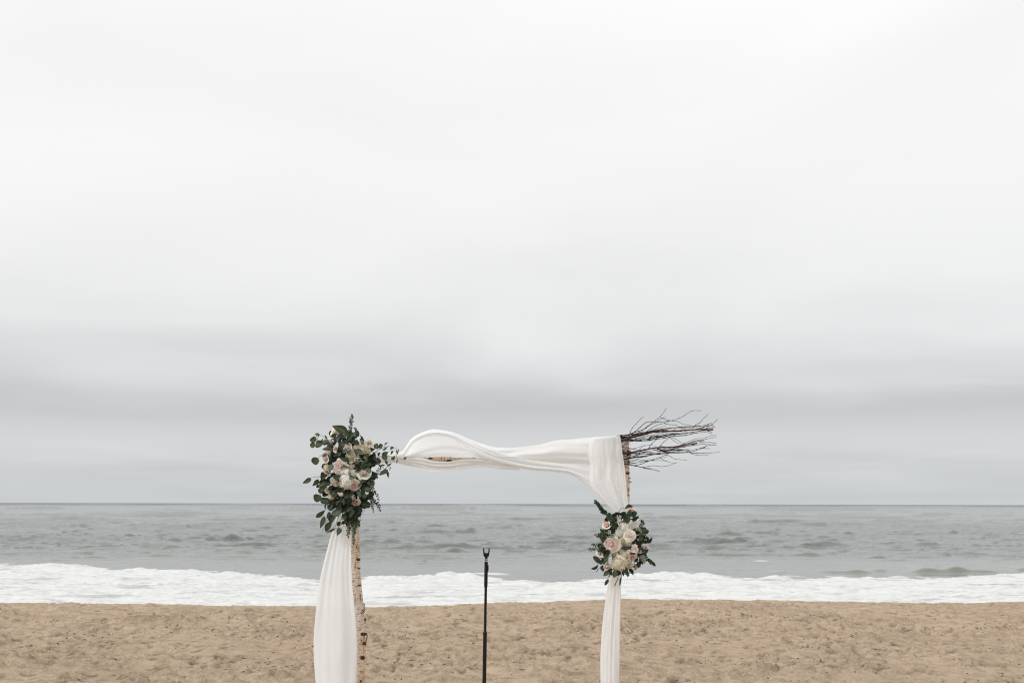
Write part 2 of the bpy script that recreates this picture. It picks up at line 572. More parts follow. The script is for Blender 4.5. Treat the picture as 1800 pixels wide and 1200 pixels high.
# the sand lump on the edge at the left
lx, ly = G(272, 1064, 0).x, G(272, 1064, 0).y
H += 0.035 * np.exp(-((X - lx) / 0.16) ** 2 - ((Y - ly + 0.1) / 0.12) ** 2)
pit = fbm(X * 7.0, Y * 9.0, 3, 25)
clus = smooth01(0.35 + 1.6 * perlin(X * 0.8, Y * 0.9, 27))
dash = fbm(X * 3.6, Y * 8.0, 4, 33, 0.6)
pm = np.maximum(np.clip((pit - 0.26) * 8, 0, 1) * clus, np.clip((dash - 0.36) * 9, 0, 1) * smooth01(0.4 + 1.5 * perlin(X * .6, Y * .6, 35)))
pit_shade = np.clip(np.maximum(pit_shade, pm * 0.8), 0, 1)  # painted shade: prints, pits and thin dashes darken the sand colour
H -= 0.030 * pm
me = grid_mesh(X, Y, H)
at = me.attributes.new('pit_shade', 'FLOAT', 'POINT')
at.data.foreach_set('value', pit_shade.ravel().astype(np.float32))
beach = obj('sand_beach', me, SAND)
tag(beach, kind='structure', label='trampled tan sand beach in the foreground')

def sand_z(x, y):
    i = min(max(int(np.searchsorted(xs, x)), 1), len(xs) - 1)
    j = min(max(int(np.searchsorted(ys, y)), 1), len(ys) - 1)
    return float(H[j, i])

# ------------------------------------------------------------------ sea
us = np.r_[-np.geomspace(3.0, 0.62, 60)[:-1], np.linspace(-0.60, 0.60, 960), np.geomspace(0.62, 3.0, 60)[1:]]
inv = np.linspace(1 / 23.5, 1 / 1100.0, 820)
ds = np.r_[1 / inv, np.geomspace(1100, 26000, 60)[1:]]
U, D = np.meshgrid(us, ds)
XS, YS = U * D, D.copy()
row = np.gradient(ds)[:, None] * np.ones_like(XS)
rs2 = np.random.RandomState(21)
Z = np.zeros_like(XS)
waves = []
for k in range(46):
    lam = 1.1 * (16 / 1.1) ** (k / 45.0)
    ang = rs2.normal(0, 0.40) if lam > 5 else rs2.normal(0.1, 0.55)
    waves.append((lam, ang, rs2.uniform(0, 6.28), 0.0060 * lam ** 0.55))
wx = XS + 2.0 * perlin(XS / 23, YS / 19, 51); wy = YS + 2.4 * perlin(XS / 17, YS / 21, 52)
for lam, ang, ph, amp in waves:
    kx, ky = np.sin(ang) * 2 * np.pi / lam, np.cos(ang) * 2 * np.pi / lam
    s = np.sin(kx * wx + ky * wy + ph)
    s = 2 * ((s + 1) / 2) ** 1.7 - 0.85
    fade = np.clip((lam / (2.4 * row) - 0.6), 0, 1)
    grp = 0.55 + 0.9 * np.clip(perlin(XS / (lam * 4) + ph, YS / (lam * 3), 53) + 0.35, 0, 1.2)
    Z += amp * s * fade * grp
for (sx_, sy_, hh_, th_, sd_) in ((2.9, 1.0, .28, .30, 71), (1.5, .6, .14, .28, 73), (6.5, 1.9, .36, .36, 75), (12.0, 3.4, .55, .38, 77), (24.0, 8.0, .8, .26, 79), (60.0, 32.0, 2.0, .22, 81), (150.0, 90.0, 4.0, .2, 83)):
    fd_ = np.clip(sy_ * 2.2 / row - .5, 0, 1)
    pk = np.clip(perlin(XS / sx_ + .25 * perlin(XS / 3, YS / 3, 70), YS / sy_, sd_) - th_, 0, 1)
    far_ = smooth01((YS - sx_ * 3) / (sx_ * 6)) if sx_ > 20 else 1.0
    Z += hh_ * 2.6 * pk * fd_ * far_
wxx = XS + .9 * perlin(XS / 2.4, YS / 2.4, 90)
for (sx_, sy_, hh_, sd_) in ((1.5, .70, .05, 91), (3.2, 1.2, .12, 93), (7.5, 2.4, .20, 95)):
    fd_ = np.clip(sy_ * 2.6 / row - .5, 0, 1)
    rg_ = np.clip(1 - 2.2 * np.abs(perlin(wxx / sx_, YS / sy_ + .3 * perlin(XS / sx_ / 2, YS, 97), sd_)), 0, 1) ** 4
    gate_ = smooth01(.35 + 1.6 * perlin(XS / (sx_ * 3), YS / (sy_ * 5), sd_ + 1))
    Z += hh_ * rg_ * gate_ * fd_
shore = smooth01((YS - 50 + 8 * perlin(XS / 14, YS / 14, 88)) / 26)
Z *= 0.13 + 0.87 * shore

# swells standing up before they break; each (left px, right px, py, height, depth of the wave)
swells = [(362, 470, 950, .34, 2.2), (470, 560, 953, .26, 2.0), (405, 560, 959, .15, 1.8), (632, 700, 955, .34, 2.3),
          (700, 745, 962, .2, 2), (778, 828, 968, .24, 1.6), (770, 830, 945, .16, 2.0), (40, 110, 945, .2, 2), (65, 115, 958, .2, 1.8),
          (1440, 1530, 1006, .17, 1.3), (1525, 1565, 1004, .2, 1.2), (1600, 1742, 1007, .33, 1.6), (1775, 1880, 1004, .34, 1.8),
          (1500, 1560, 980, .16, 1.4), (1225, 1300, 933, .25, 2.4), (1370, 1420, 957, .22, 2.0), (1430, 1500, 961, .24, 2.2),
          (1350, 1390, 1007, .14, 1.1), (900, 990, 978, .10, 1.5), (1590, 1640, 996, .14, 1.2), (1230, 1330, 955, .2, 2.2),
          (760, 860, 1012, .14, 1.2), (1560, 1640, 960, .17, 2.0), (250, 300, 945, .16, 2.0), (95, 160, 926, .3, 3.2), (330, 380, 925, .22, 3)]
shallow = np.clip(1 - (YS - 33) / 110, 0, 1) ** 1.3 * 0.6
brk = np.zeros_like(XS)
for (l, r, py, h, w) in swells:
    a, b = G(l, py, SEA_Z), G(r, py, SEA_Z)
    cxm, hw, y0 = (a.x + b.x) / 2, (b.x - a.x) / 2, (a.y + b.y) / 2
    e = np.exp(-np.abs((XS - cxm) / (hw * 0.95)) ** 3.0)
    yy = YS - y0 - 0.8 * perlin(XS / 2.6, XS * 0 + py * .37, 55) - 0.03 * (XS - cxm)
    prof = np.where(yy < 0, np.exp(-(yy / (w * 0.22)) ** 2), np.exp(-(yy / (w * 1.5)) ** 2))
    Z += (1.25 if py < 990 else 1.0) * h * e * prof * np.clip(0.75 + 1.3 * perlin(XS / 1.5, YS / 3, 56), .1, 1.5)
    if py > 990:
        shallow = np.maximum(shallow, np.clip(e * prof * 1.6, 0, 1) * 0.95)
        brk = np.maximum(brk, np.clip(e * prof * 2.2 - .25, 0, 1) * (h > .15))

# white water
ft_px = [(-400, 992), (0, 990), (60, 994), (110, 993), (190, 999), (300, 1000), (400, 1004), (500, 1012), (560, 1018), (650, 1016),
         (740, 1012), (800, 1009), (870, 1012), (930, 1020), (1010, 1022), (1080, 1015), (1120, 1008), (1200, 1006), (1290, 1012), (1350, 1014),
         (1450, 1014), (1560, 1014), (1640, 1014), (1740, 1012), (1800, 1007), (2300, 1006)]
fw = [G(a, b, SEA_Z) for a, b in ft_px]
fx_u = np.array([p.x / p.y for p in fw]); fy = np.array([p.y for p in fw])
ftop = np.interp(U, fx_u, fy)
edge = (ftop - YS)
nz = fbm(XS * 0.55, YS * 0.40, 5, 61, 0.6)
foam = smooth01((edge + 1.7 * nz + 1.0) / 3.0)
foam = foam * (1 - brk)
thin = smooth01(0.5 + 1.5 * fbm(XS * 0.28, YS * 0.42, 4, 63, 0.6) + 0.4)
streak = fbm(XS * 0.9, YS * 1.7, 4, 68, 0.65)
foam = np.clip(foam * (0.50 + 0.50 * thin) - 0.14 * np.clip(streak, 0, 1) * (1 - .5 * thin), 0, 1)
lead = np.exp(-(((edge - 1.0) / 1.4) ** 2))
Z += foam * (0.10 * np.abs(fbm(XS * 0.8, YS * 0.8, 4, 64, 0.6)) + 0.07 * lead * np.clip(0.7 + nz, 0, 1.4))
Z += 0.10 * foam * fbm(XS * 0.22, YS * 0.45, 3, 66)
# lines of spent foam farther out and a few small whitecaps
wc = [(510, 918, .9), (1110, 990, .7), (1340, 986, .5), (860, 1009, 1.0)]
for (a, b, s) in wc:
    g = G(a, b, SEA_Z)
    foam = np.maximum(foam, 0.85 * np.exp(-((XS - g.x) / (s * 1.1)) ** 2 - ((YS - g.y) / (s * .9)) ** 2))
# swash edge against the sand
me = grid_mesh(XS, YS, SEA_Z + Z)
for nm, arr in (('foam', foam), ('shallow', shallow), ('chop', 0.22 + 0.78 * shore), ('green', brk), ('offshore', smooth01((YS - 450) / 1500))):
    at = me.attributes.new(nm, 'FLOAT', 'POINT')
    at.data.foreach_set('value', arr.ravel().astype(np.float32))
sea = obj('sea', me, SEA)
tag(sea, kind='structure', label='grey choppy sea with white surf along the beach')

# ------------------------------------------------------------------ dark scraps on the sand
dv, df = [], []
for k in range(1700):
    if k % 3:
        c = rs.randint(0, 40)
        rc = np.random.RandomState(900 + c)
        bx, by = rc.uniform(-8.5, 8.5), rc.uniform(8.6, 15.4)
        x, y = bx + rs.normal(0, .34), by + rs.normal(0, .16)
    else:
        x, y = rs.uniform(-9, 9), rs.uniform(8.3, 15.8)
    z = sand_z(x, y)
    n = rs.randint(2, 4)
    ln = rs.uniform(.007, .030) * (2.2 if rs.rand() > .85 else 1)
    a = rs.uniform(0, 6.28)
    pts = [(x + math.cos(a) * ln * (i / (n) - .5) + rs.normal(0, ln * .15),
            y + math.sin(a) * ln * (i / (n) - .5) + rs.normal(0, ln * .15), z + 0.002 + rs.uniform(0, ln * .4)) for i in range(n + 1)]
    r = rs.uniform(.002, .0070)
    tube_data(pts, [r * .6] + [r] * (n - 1) + [r * .5], 4, dv, df)
o = obj('seaweed_scraps', mesh_from(dv, df), DEBRIS)
tag(o, 'tiny dark scraps of dried seaweed scattered over the sand', 'seaweed', kind='stuff')

# ------------------------------------------------------------------ birch arch
arch_base = P(865, 1285, 7.0); arch_base.z = 0
arch = thing('birch_arch', (arch_base.x, 7.0, 0.0), 'wedding arch of pale birch poles standing in the sand', 'wedding arch')

def pole(name, pts, radii, parent, rings=150, sides=28, seed=0, mat=BIRCH):
    """pts world points; builds a bark pole with lumpy outline"""
    base = Vector(parent.location)
    cp = catmull([tuple(p) for p in pts], rings) if len(pts) > 2 else catmull([tuple(p) for p in pts], rings)
    rr = np.interp(np.linspace(0, 1, rings), np.linspace(0, 1, len(radii)), radii)
    verts, faces = [], []
    o0 = Vector(pts[0])
    axis = (Vector(pts[-1]) - o0).normalized()
    rot = axis.to_track_quat('Z', 'Y').to_matrix()
    ri = rot.transposed()
    loc = [ri @ (Vector(p) - o0) for p in cp]
    for i, p in enumerate(loc):
        for k in range(sides):
            a = 2 * math.pi * k / sides
            r = rr[i] * (1 + 0.07 * float(perlin(math.cos(a) * 1.2 + seed, p.z * 5 + math.sin(a) * 1.2, seed))
                         + 0.05 * float(perlin(math.cos(a) * 3 + seed, p.z * 22 + math.sin(a) * 3, seed + 1)))
            verts.append((p.x + math.cos(a) * r, p.y + math.sin(a) * r, p.z))
    for i in range(rings - 1):
        for k in range(sides):
            a = i * sides + k; b = i * sides + (k + 1) % sides
            faces.append((a, b, b + sides, a + sides))
    faces.append(tuple(reversed(range(sides))))
    faces.append(tuple((rings - 1) * sides + k for k in range(sides)))
    o = obj(name, mesh_from(verts, faces), mat, parent)
    o.matrix_basis = Matrix.Translation(o0 - base) @ rot.to_4x4()
    return o, rot, o0

def lump(name, center, rx, ry, rz, mat, parent, seed, rough=0.6, seg=14):
    """irregular knot of bark; parent is a pole (world matrix = arch loc @ basis)"""
    verts, faces = [], []
    for i in range(seg // 2 + 1):
        th = math.pi * i / (seg // 2)
        for k in range(seg):
            a = 2 * math.pi * k / seg
            d = Vector((math.sin(th) * math.cos(a), math.sin(th) * math.sin(a), math.cos(th)))
            q = 1 + rough * 2 * float(perlin(d.x * 2.3 + seed * 3.1, d.y * 2.3 + d.z * 2.9, seed))
            verts.append((d.x * rx * q, d.y * ry * q, d.z * rz * q))
    for i in range(seg // 2):
        for k in range(seg):
            a = i * seg + k; b = i * seg + (k + 1) % seg
            faces.append((a, b, b + seg, a + seg))
    o = obj(name, mesh_from(verts, faces), mat, parent)
    W = Matrix.Translation(parent.parent.location) @ parent.matrix_basis
    o.matrix_basis = W.inverted() @ Matrix.Translation(center)
    return o

YP = 7.0
lp = [(636, 1302), (634, 1250), (631.5, 1200), (633, 1150), (631.5, 1100), (629.5, 1060), (625.5, 1015), (624.5, 960), (622, 880), (619, 810), (617, 775)]
post1, _, _ = pole('post', [P(a, b, YP) for a, b in lp], [m_ * MM for m_ in (9.6, 9.4, 9.3, 9.2, 9.0, 8.6, 8.0, 7.4, 7.0, 6.8, 6.6)], arch, seed=3)
post1['label'] = 'bowed birch post behind the left hanging cloth'
rp = [(1076, 1302), (1078, 1200), (1079.5, 1120), (1081, 1040), (1088, 960), (1098, 890), (1099, 850), (1098.5, 800), (1097.5, 768)]
post2, _, _ = pole('post', [P(a, b, YP) for a, b in rp], [m_ * MM for m_ in (7.6, 7.5, 7.3, 7.2, 7.2, 7.2, 7.3, 7.6, 7.6)], arch, seed=9)
post2['label'] = 'birch post rising behind the gathered cloth and twigs'
beam, _, _ = pole('beam', [P(605, 798, 7.085), P(700, 802, 7.08), P(790, 805.5, 7.07), P(900, 804, 7.075), P(1000, 800, 7.08), P(1108, 797, 7.08)],
                  [.022, .022, .033, .032, .031, .030], arch, seed=14)
for (a, b, rx, rz, s) in [(638, 1114, 6.2, 3.8, 1), (636, 1155, 6.6, 4.2, 2), (641, 1130, 3.0, 4.0, 3),
                          (632, 1028, 4, 1.6, 5), (630, 983, 3.4, 3.0, 6), (632, 1197, 5.0, 4.0, 7)]:
    front = YP - 0.030
    lump('knot', P(a, b, front - 0.002), rx * MM * .9, 0.0055, rz * MM * .7, KNOT, post1, s)
for (a, b, rx, rz, s) in [(1100, 795.5, 7.5, 4.0, 11), (1102.5, 831, 4.2, 1.8, 12), (1106.5, 840, 1.6, 1.2, 13), (1108, 846.5, 2.0, 1.0, 14), (1103, 870, 3.0, 1.2, 15)]:
    lump('knot', P(a, b, YP - 0.026), rx * MM, 0.008, rz * MM, KNOT if s < 13 else FLAKE, post2, s)
# broken stubs and peeling flakes
def stub(pl, pts, r0, r1, name='twig_stub', mat=KNOT):
    W = Matrix.Translation(pl.parent.location) @ pl.matrix_basis
    wi = W.inverted()
    q = [wi @ P(*p) for p in pts]
    v, f = tube_data(q, list(np.linspace(r0, r1, len(q))), 6)
    return obj(name, mesh_from(v, f), mat, pl)
stub(post1, [(635, 1078, 6.97), (638, 1074, 6.955), (642.5, 1070, 6.94)], .004, .0025)
stub(post1, [(636, 1071, 6.97), (639, 1073, 6.955), (641, 1075, 6.945)], .003, .002)
stub(post1, [(643.5, 1112, 6.98), (645.5, 1117, 6.97), (644, 1124, 6.965), (642, 1136, 6.97)], .006, .003, 'peeling_bark', FLAKE)
for (pl, a, b, w, h, s) in [(post1, 618, 1012, 3, 2, 1), (post1, 619, 1030, 3, 3, 2), (post1, 626, 960, 3, 6, 3), (post1, 634, 1048, 3, 10, 4),
                            (post1, 627, 1082, 4, 3, 5), (post1, 642, 1090, 3, 8, 6), (post2, 1105.5, 812, 3, 4, 7), (post2, 1104, 860, 3, 6, 8),
                            (post1, 619.5, 1022, 2, 5, 9), (post1, 634, 1178, 3, 9, 10), (post1, 640.5, 1065, 3, 10, 11), (post1, 631, 998, 6, 2, 12)]:
    r_ = random.Random(s)
    W = Matrix.Translation(pl.parent.location) @ pl.matrix_basis
    n = 5
    vs, fs = [], []
    for i in range(n):
        for j in range(n):
            u, v = i / (n - 1) - .5, j / (n - 1) - .5
            vs.append((u * w * MM * (1 + .4 * math.sin(v * 5 + s)), -0.003 - 0.010 * (u + .5) ** 2 * r_.uniform(.8, 1.2), v * h * MM * (1 + .3 * math.sin(u * 7 + s))))
    for i in range(n - 1):
        for j in range(n - 1):
            a0 = i * n + j
            fs.append((a0, a0 + n, a0 + n + 1, a0 + 1))
    o = obj('bark_flake', mesh_from(vs, fs), FLAKE if s % 3 else KNOT, pl)
    off = 0.024 if a not in (618, 619, 619.5) else 0.012
    o.matrix_basis = W.inverted() @ Matrix.Translation(P(a, b, YP - off))
# bark curl on the bared part of the beam
for (a, b, w, h) in [(833, 804.3, 4, 1.4), (790, 809.5, 5, 1.6), (757, 805, 4, 1.2)]:
    lump('knot', P(a, b, 7.04), w * MM, .006, h * MM, KNOT, beam, int(a))

# ------------------------------------------------------------------ cloth
drape_base = P(865, 1285, 6.9); drape_base.z = 0
drape = thing('fabric_drape', (drape_base.x, 6.9, 0.0), 'long white sheer cloth draped over the birch arch with hanging tails', 'drape')

def sheet(name, A, B, ns, ntt, yfun, folds=(), label=None, sag=None):
    """cloth between edge A and edge B (photo pixels), s runs along the edges, t across"""
    a = catmull(A, ns); b = catmull(B, ns)
    verts = []
    for i in range(ns):
        s = i / (ns - 1)
        for j in range(ntt):
            t_ = j / (ntt - 1)
            q = a[i] * (1 - t_) + b[i] * t_
            if sag is not None:
                dq = sag(s, t_)
                q = (q[0] + dq[0], q[1] + dq[1])
            y = yfun(s, t_)
            for (fr, am, ph, dr, pw) in folds:
                env = am(s) if callable(am) else am
                w = math.sin(2 * math.pi * (fr * t_ + ph + dr * s) + 0.9 * math.sin(5.1 * t_ + 2.3 * s + ph * 7))
                y += env * w * (0.55 + 1.5 * max(-.3, float(perlin(t_ * 2.7 + ph * 9, s * 2.2 + fr, 5))))
            y += 0.004 * float(perlin(s * 5 + ph_seed(name), t_ * 4, 7)) + 0.0022 * float(perlin(s * 9 + 2 * t_, t_ * 13 + ph_seed(name), 8))
            p = P(q[0], q[1], y) - Vector(drape.location)
            verts.append(p)
    faces = [(i * ntt + j, i * ntt + j + 1, (i + 1) * ntt + j + 1, (i + 1) * ntt + j) for i in range(ns - 1) for j in range(ntt - 1)]
    o = obj(name, mesh_from(verts, faces), CLOTH, drape)
    if label:
        o['label'] = label
    return o

def ph_seed(n):
    return sum(map(ord, n)) % 17

def bulge(base, depth, k=1.0):
    return lambda s, t_: base - depth * math.sin(math.pi * min(max(t_, 0), 1)) ** k

def smooth(x):
    x = min(max(x, 0), 1)
    return x * x * (3 - 2 * x)

sheet('swag_panel', [(640, 795), (690, 796), (712, 792), (722, 776), (742, 767), (770, 763), (800, 768), (830, 782), (866, 794)],
      [(640, 805), (690, 804), (714, 803), (732, 803.6), (752, 803.8), (780, 802.6), (808, 803.8), (838, 805), (868, 811)],
      130, 40, lambda s, t_: 7.13 - 0.108 * smooth(t_) - 0.02 * math.sin(math.pi * s), [(1.6, .005, .2, .5, 1)],
      'back of the billowing swag above the bare log')
sheet('swag_panel', [(640, 806), (690, 805), (718, 803.8), (742, 804.6), (758, 809), (785, 811), (812, 807.4), (838, 806.5), (862, 810), (900, 812)],
      [(640, 815), (690, 813), (715, 818), (738, 824), (757, 828.5), (785, 828), (815, 824.5), (848, 820), (880, 824), (915, 826)],
      130, 34, lambda s, t_: 7.006 + 0.022 * t_ - 0.012 * math.sin(math.pi * s), [(1.3, .007, .1, .6, 1), (3.1, .003, .5, -.4, 1)],
      'lower edge of the swag hanging under the bare log')
# wrapped part over the beam at the right
sheet('swag_panel', [(842, 779), (870, 785.5), (900, 786.5), (930, 783.5), (955, 779.5), (978, 773.5), (1004, 771.5), (1024, 769.5), (1052, 768)],
      [(862, 808), (885, 809), (905, 811), (930, 812), (955, 814), (978, 816), (1004, 817.5), (1024, 818), (1052, 818)],
      130, 44, lambda s, t_: 7.055 - 0.075 * math.sin(math.pi * min(t_ * .75 + .10, 1)) , [(1.15, .011, .55, 1.1, 1), (2.7, .006, .2, -.9, 1)],
      'swag wrapped smoothly over the beam')
# the front band: billows up at the left, crosses diagonally down to the right
sheet('swag_band', [(640, 795), (688, 795), (706, 793), (714, 783), (724, 770), (740, 760.5), (761, 754.2), (785, 757), (802, 761.5), (822, 770), (846, 779),
                    (872, 788), (905, 799), (940, 808), (975, 813), (1006, 815), (1044, 816)],
      [(640, 806), (688, 806), (707, 804), (717, 792), (728, 778), (745, 769), (765, 766), (786, 768), (803, 775), (822, 787), (846, 801),
       (872, 813), (905, 821), (940, 826.5), (975, 829), (1008, 836), (1046, 866)],
      240, 46, lambda s, t_: 6.985 - 0.022 * math.sin(math.pi * t_) + 0.02 * s, [(1.2, .008, .25, .5, 1), (2.3, .0028, .6, -.7, 1), (4.1, .0012, .2, .9, 1)],
      'front band of the swag billowing up at the left')
# panel over the twig bundle, falling to the right flowers
def panel_y(s, t_):
    # s 0 top .. 1 gather; slightly rounded over the bundle
    top = 0.14 * (1 - smooth(s / 0.018))
    return 6.868 + top - 0.012 * math.sin(math.pi * t_) + 0.05 * (1 - smooth(t_ / 0.12)) * (1 - smooth((s - .35) / .3)) + 0.02 * smooth((s - .5) / .5)
sheet('gathered_panel', [(1040, 768.2), (1036.5, 776), (1034.5, 788), (1034.5, 800), (1037, 813), (1036.5, 830), (1037, 846), (1046, 862), (1058, 878), (1078, 899), (1088, 915)],
      [(1089.5, 764.5), (1091, 772), (1092.5, 783), (1094, 797), (1096.5, 812), (1098.5, 828), (1100, 842), (1101.5, 858), (1103, 874), (1104.5, 892), (1103, 912)],
      200, 120, panel_y,
      [(2.2, lambda s: .003 + .009 * s, .3, .25, 1), (6.3, lambda s: .0010 + .0050 * s, .1, .15, 1), (13.0, lambda s: .0007 + .001 * s, .6, .3, 1)],
      'cloth gathered over the twigs and falling to the right flowers')
# tails
sheet('tail', [(596, 868), (589, 918), (582, 940), (571.5, 978), (561, 1025), (555, 1075), (551.5, 1118), (551.5, 1150), (553.5, 1185), (557, 1225), (562, 1284)],
      [(618, 868), (617.3, 918), (617.3, 945), (617, 980), (619, 1025), (623, 1065), (626, 1098), (627, 1135), (627, 1170), (626, 1215), (625, 1284)],
      220, 90, lambda s, t_: 6.905 - 0.04 * math.sin(math.pi * t_) * s + 0.03 * (1 - t_),
      [(2.4, lambda s: .005 + .004 * s, .15, .18, 1), (5.0, lambda s: .003 - .002 * s, .4, .1, 1), (1.2, .010, .65, .5, 1)],
      'left tail of the cloth billowing outward')
sheet('tail', [(1076, 985), (1072, 1010), (1068, 1030), (1063.5, 1058), (1059.5, 1090), (1056.8, 1125), (1055.3, 1160), (1055.8, 1200), (1057, 1240), (1060, 1284)],
      [(1092, 985), (1092.5, 1010), (1091.8, 1030), (1091, 1058), (1090.3, 1090), (1089.6, 1125), (1089, 1160), (1088, 1200), (1087, 1240), (1085, 1284)],
      180, 60, lambda s, t_: 6.925 - 0.02 * math.sin(math.pi * t_) * s,
      [(1.9, lambda s: .004 + .004 * s, .1, .15, 1), (4.3, .002, .5, -.1, 1)],
      'right tail of the cloth hanging below the flowers')

# ------------------------------------------------------------------ twig bundle
tb = P(1092, 792, 6.93)
bundle = thing('twig_bundle', tuple(tb), 'bundle of bare dark twigs jutting out past the right birch post', 'twigs')
TW = [
 ('r', 1.15, .75, [(548,448),(640,410),(760,380),(900,352),(1050,345),(1200,338),(1380,325),(1520,332)]),
 ('r', 1.05, .75, [(545,572),(640,570),(760,550),(880,525),(1000,515),(1130,512),(1250,490),(1350,475)]),
 ('d', .55, .16, [(545,388),(620,388),(700,355),(800,320),(840,290),(900,240),(960,195),(1000,145),(1028,100)]),
 ('d', .30, .14, [(640,370),(670,310),(720,255),(760,210),(790,195)]),
 ('d', .50, .14, [(560,392),(640,385),(720,330),(800,262),(850,245),(940,250),(1040,240),(1100,230),(1170,205),(1210,185),(1260,150),(1310,128),(1400,130)]),
 ('d', .40, .14, [(660,385),(760,350),(830,290),(900,260),(960,225),(1018,195)]),
 ('d', .38, .16, [(730,390),(800,360),(860,320),(920,285),(1000,262),(1060,240)]),
 ('d', .22, .10, [(960,200),(1020,220),(1080,235),(1150,245),(1210,272),(1290,285)]),
 ('d', .62, .20, [(555,405),(680,400),(800,365),(900,340),(1000,320),(1100,308),(1240,302),(1380,290),(1440,280),(1510,255)]),
 ('d', .24, .12, [(1000,262),(1060,275),(1130,280),(1180,310),(1240,330)]),
 ('d', .78, .35, [(550,440),(700,436),(830,430),(900,415),(1000,405),(1060,388),(1130,378),(1240,365),(1330,350),(1440,338),(1510,355)]),
 ('d', .55, .30, [(830,435),(880,405),(960,400),(1080,375),(1180,370),(1290,355)]),
 ('d', .34, .14, [(1300,320),(1330,285),(1380,255),(1420,210),(1450,185),(1473,158)]),
 ('d', .30, .14, [(1440,325),(1480,290),(1520,265),(1550,235),(1570,215)]),
 ('d', .50, .25, [(1360,330),(1430,300),(1480,285),(1530,285)]),
 ('d', .45, .22, [(1400,335),(1460,318),(1520,300),(1545,298)]),
 ('r', .60, .40, [(1340,322),(1420,330),(1530,318)]),
 ('d', .24, .12, [(700,430),(760,410),(840,400),(960,385)]),
 ('d', .36, .22, [(840,525),(880,470),(930,430),(960,400)]),
 ('d', .34, .20, [(960,505),(1000,460),(1050,420),(1080,400)]),
 ('d', .26, .12, [(1060,405),(1100,440),(1150,470),(1200,482)]),
 ('d', .22, .12, [(1075,400),(1130,430),(1180,460),(1230,470)]),
 ('d', .42, .22, [(555,512),(640,525),(720,540),(790,540),(850,530)]),
 ('d', .20, .10, [(740,530),(800,500),(860,492),(925,502)]),
 ('d', .40, .14, [(950,510),(1050,520),(1170,498),(1260,470),(1350,440),(1420,435),(1480,420),(1555,405)]),
 ('r', .60, .30, [(1130,512),(1200,490),(1300,460),(1380,450),(1425,436)]),
 ('d', .22, .10, [(1360,450),(1430,462),(1500,462),(1550,470)]),
 ('d', .75, .35, [(930,530),(1000,550),(1100,545),(1180,540),(1280,540)]),
 ('d', .42, .18, [(980,555),(1100,530),(1220,510),(1340,490),(1455,478)]),
 ('d', .62, .16, [(560,644),(660,628),(800,610),(900,590),(1000,580),(1100,575),(1240,570),(1330,550),(1420,520),(1470,495),(1560,490)]),
 ('d', .30, .18, [(1380,520),(1430,525),(1485,530)]),
 ('d', .34, .10, [(1240,565),(1320,575),(1420,575),(1520,572),(1600,562)]),
 ('d', .22, .10, [(1280,575),(1340,595),(1420,600),(1480,590)]),
 ('d', .44, .22, [(570,640),(650,615),(740,590),(800,570),(880,575),(960,570),(1060,575)]),
 ('d', .46, .16, [(590,690),(640,700),(700,705),(780,685),(850,655),(940,625),(1010,600),(1050,580)]),
 ('d', .62, .22, [(585,688),(640,700),(720,715),(790,730),(860,740),(958,768)]),
 ('d', .24, .10, [(700,708),(780,725),(850,712),(920,710),(985,718),(1060,705),(1110,685),(1155,672)]),
 ('d', .20, .09, [(950,620),(1000,650),(1060,672),(1130,688)]),
 ('d', .20, .09, [(1000,590),(1060,605),(1110,635),(1190,645),(1255,655)]),
 ('d', .24, .10, [(595,672),(680,645),(760,645),(830,650),(855,628)]),
 ('d', .36, .18, [(545,395),(640,375),(700,350),(760,352)]),
 ('d', .40, .20, [(545,412),(610,404),(700,385),(790,350)]),
 ('d', .24, .14, [(558,510),(600,480),(645,455)]),
 ('d', .28, .14, [(595,665),(660,630),(750,600)]),
 ('d', .18, .09, [(780,738),(850,745),(872,760)]),
 ('d', .18, .09, [(640,470),(650,495)]),
 ('d', .40, .25, [(900,545),(1000,560),(1120,560),(1200,545)]),
 ('r', .55, .35, [(620,415),(760,372),(880,358),(960,362)]),
]
_tw0 = list(TW)
for q in (0, 1, 8, 10, 11, 14, 24, 25, 27, 28, 29, 33, 0, 10, 27, 8):
    c_, a_, b_, p_ = _tw0[q]
    oy, sl = rng.uniform(-14, 14), rng.uniform(-10, 10)
    e_ = rng.randint(max(3, len(p_) - 3), len(p_))
    TW.append(('d', a_ * .45, max(.12, b_ * .4), [(x_ + rng.uniform(-8, 8), y_ + oy + sl * i_ / len(p_) * 2 + rng.uniform(-5, 5)) for i_, (x_, y_) in enumerate(p_[:e_])]))
for q in range(20):
    up_ = q % 2
    y0_ = rng.uniform(385, 450) if up_ else rng.uniform(545, 700)
    x1_ = rng.uniform(740, 1060)
    sl_ = rng.uniform(-.26, -.02) if up_ else rng.uniform(-.22, .06)
    TW.append(('d', rng.uniform(.22, .45), .12, [(548 + rng.uniform(0, 30), y0_), (660, y0_ + sl_ * 70 + rng.uniform(-8, 8)), (660 + (x1_ - 660) * .5, y0_ + sl_ * 230 + rng.uniform(-12, 12)), (x1_, y0_ + sl_ * (x1_ - 560) + rng.uniform(-18, 18))]))
def twig_Y(zx, zy, k):
    g = min(max((zx - 640) / 900.0, 0), 1)
    return 6.938 + 0.14 * g * math.sin(zy / 55.0 + 0.6) + (rng_off[k] * (0.3 + g))
rng_off = [rng.uniform(-.022, .022) for _ in TW]
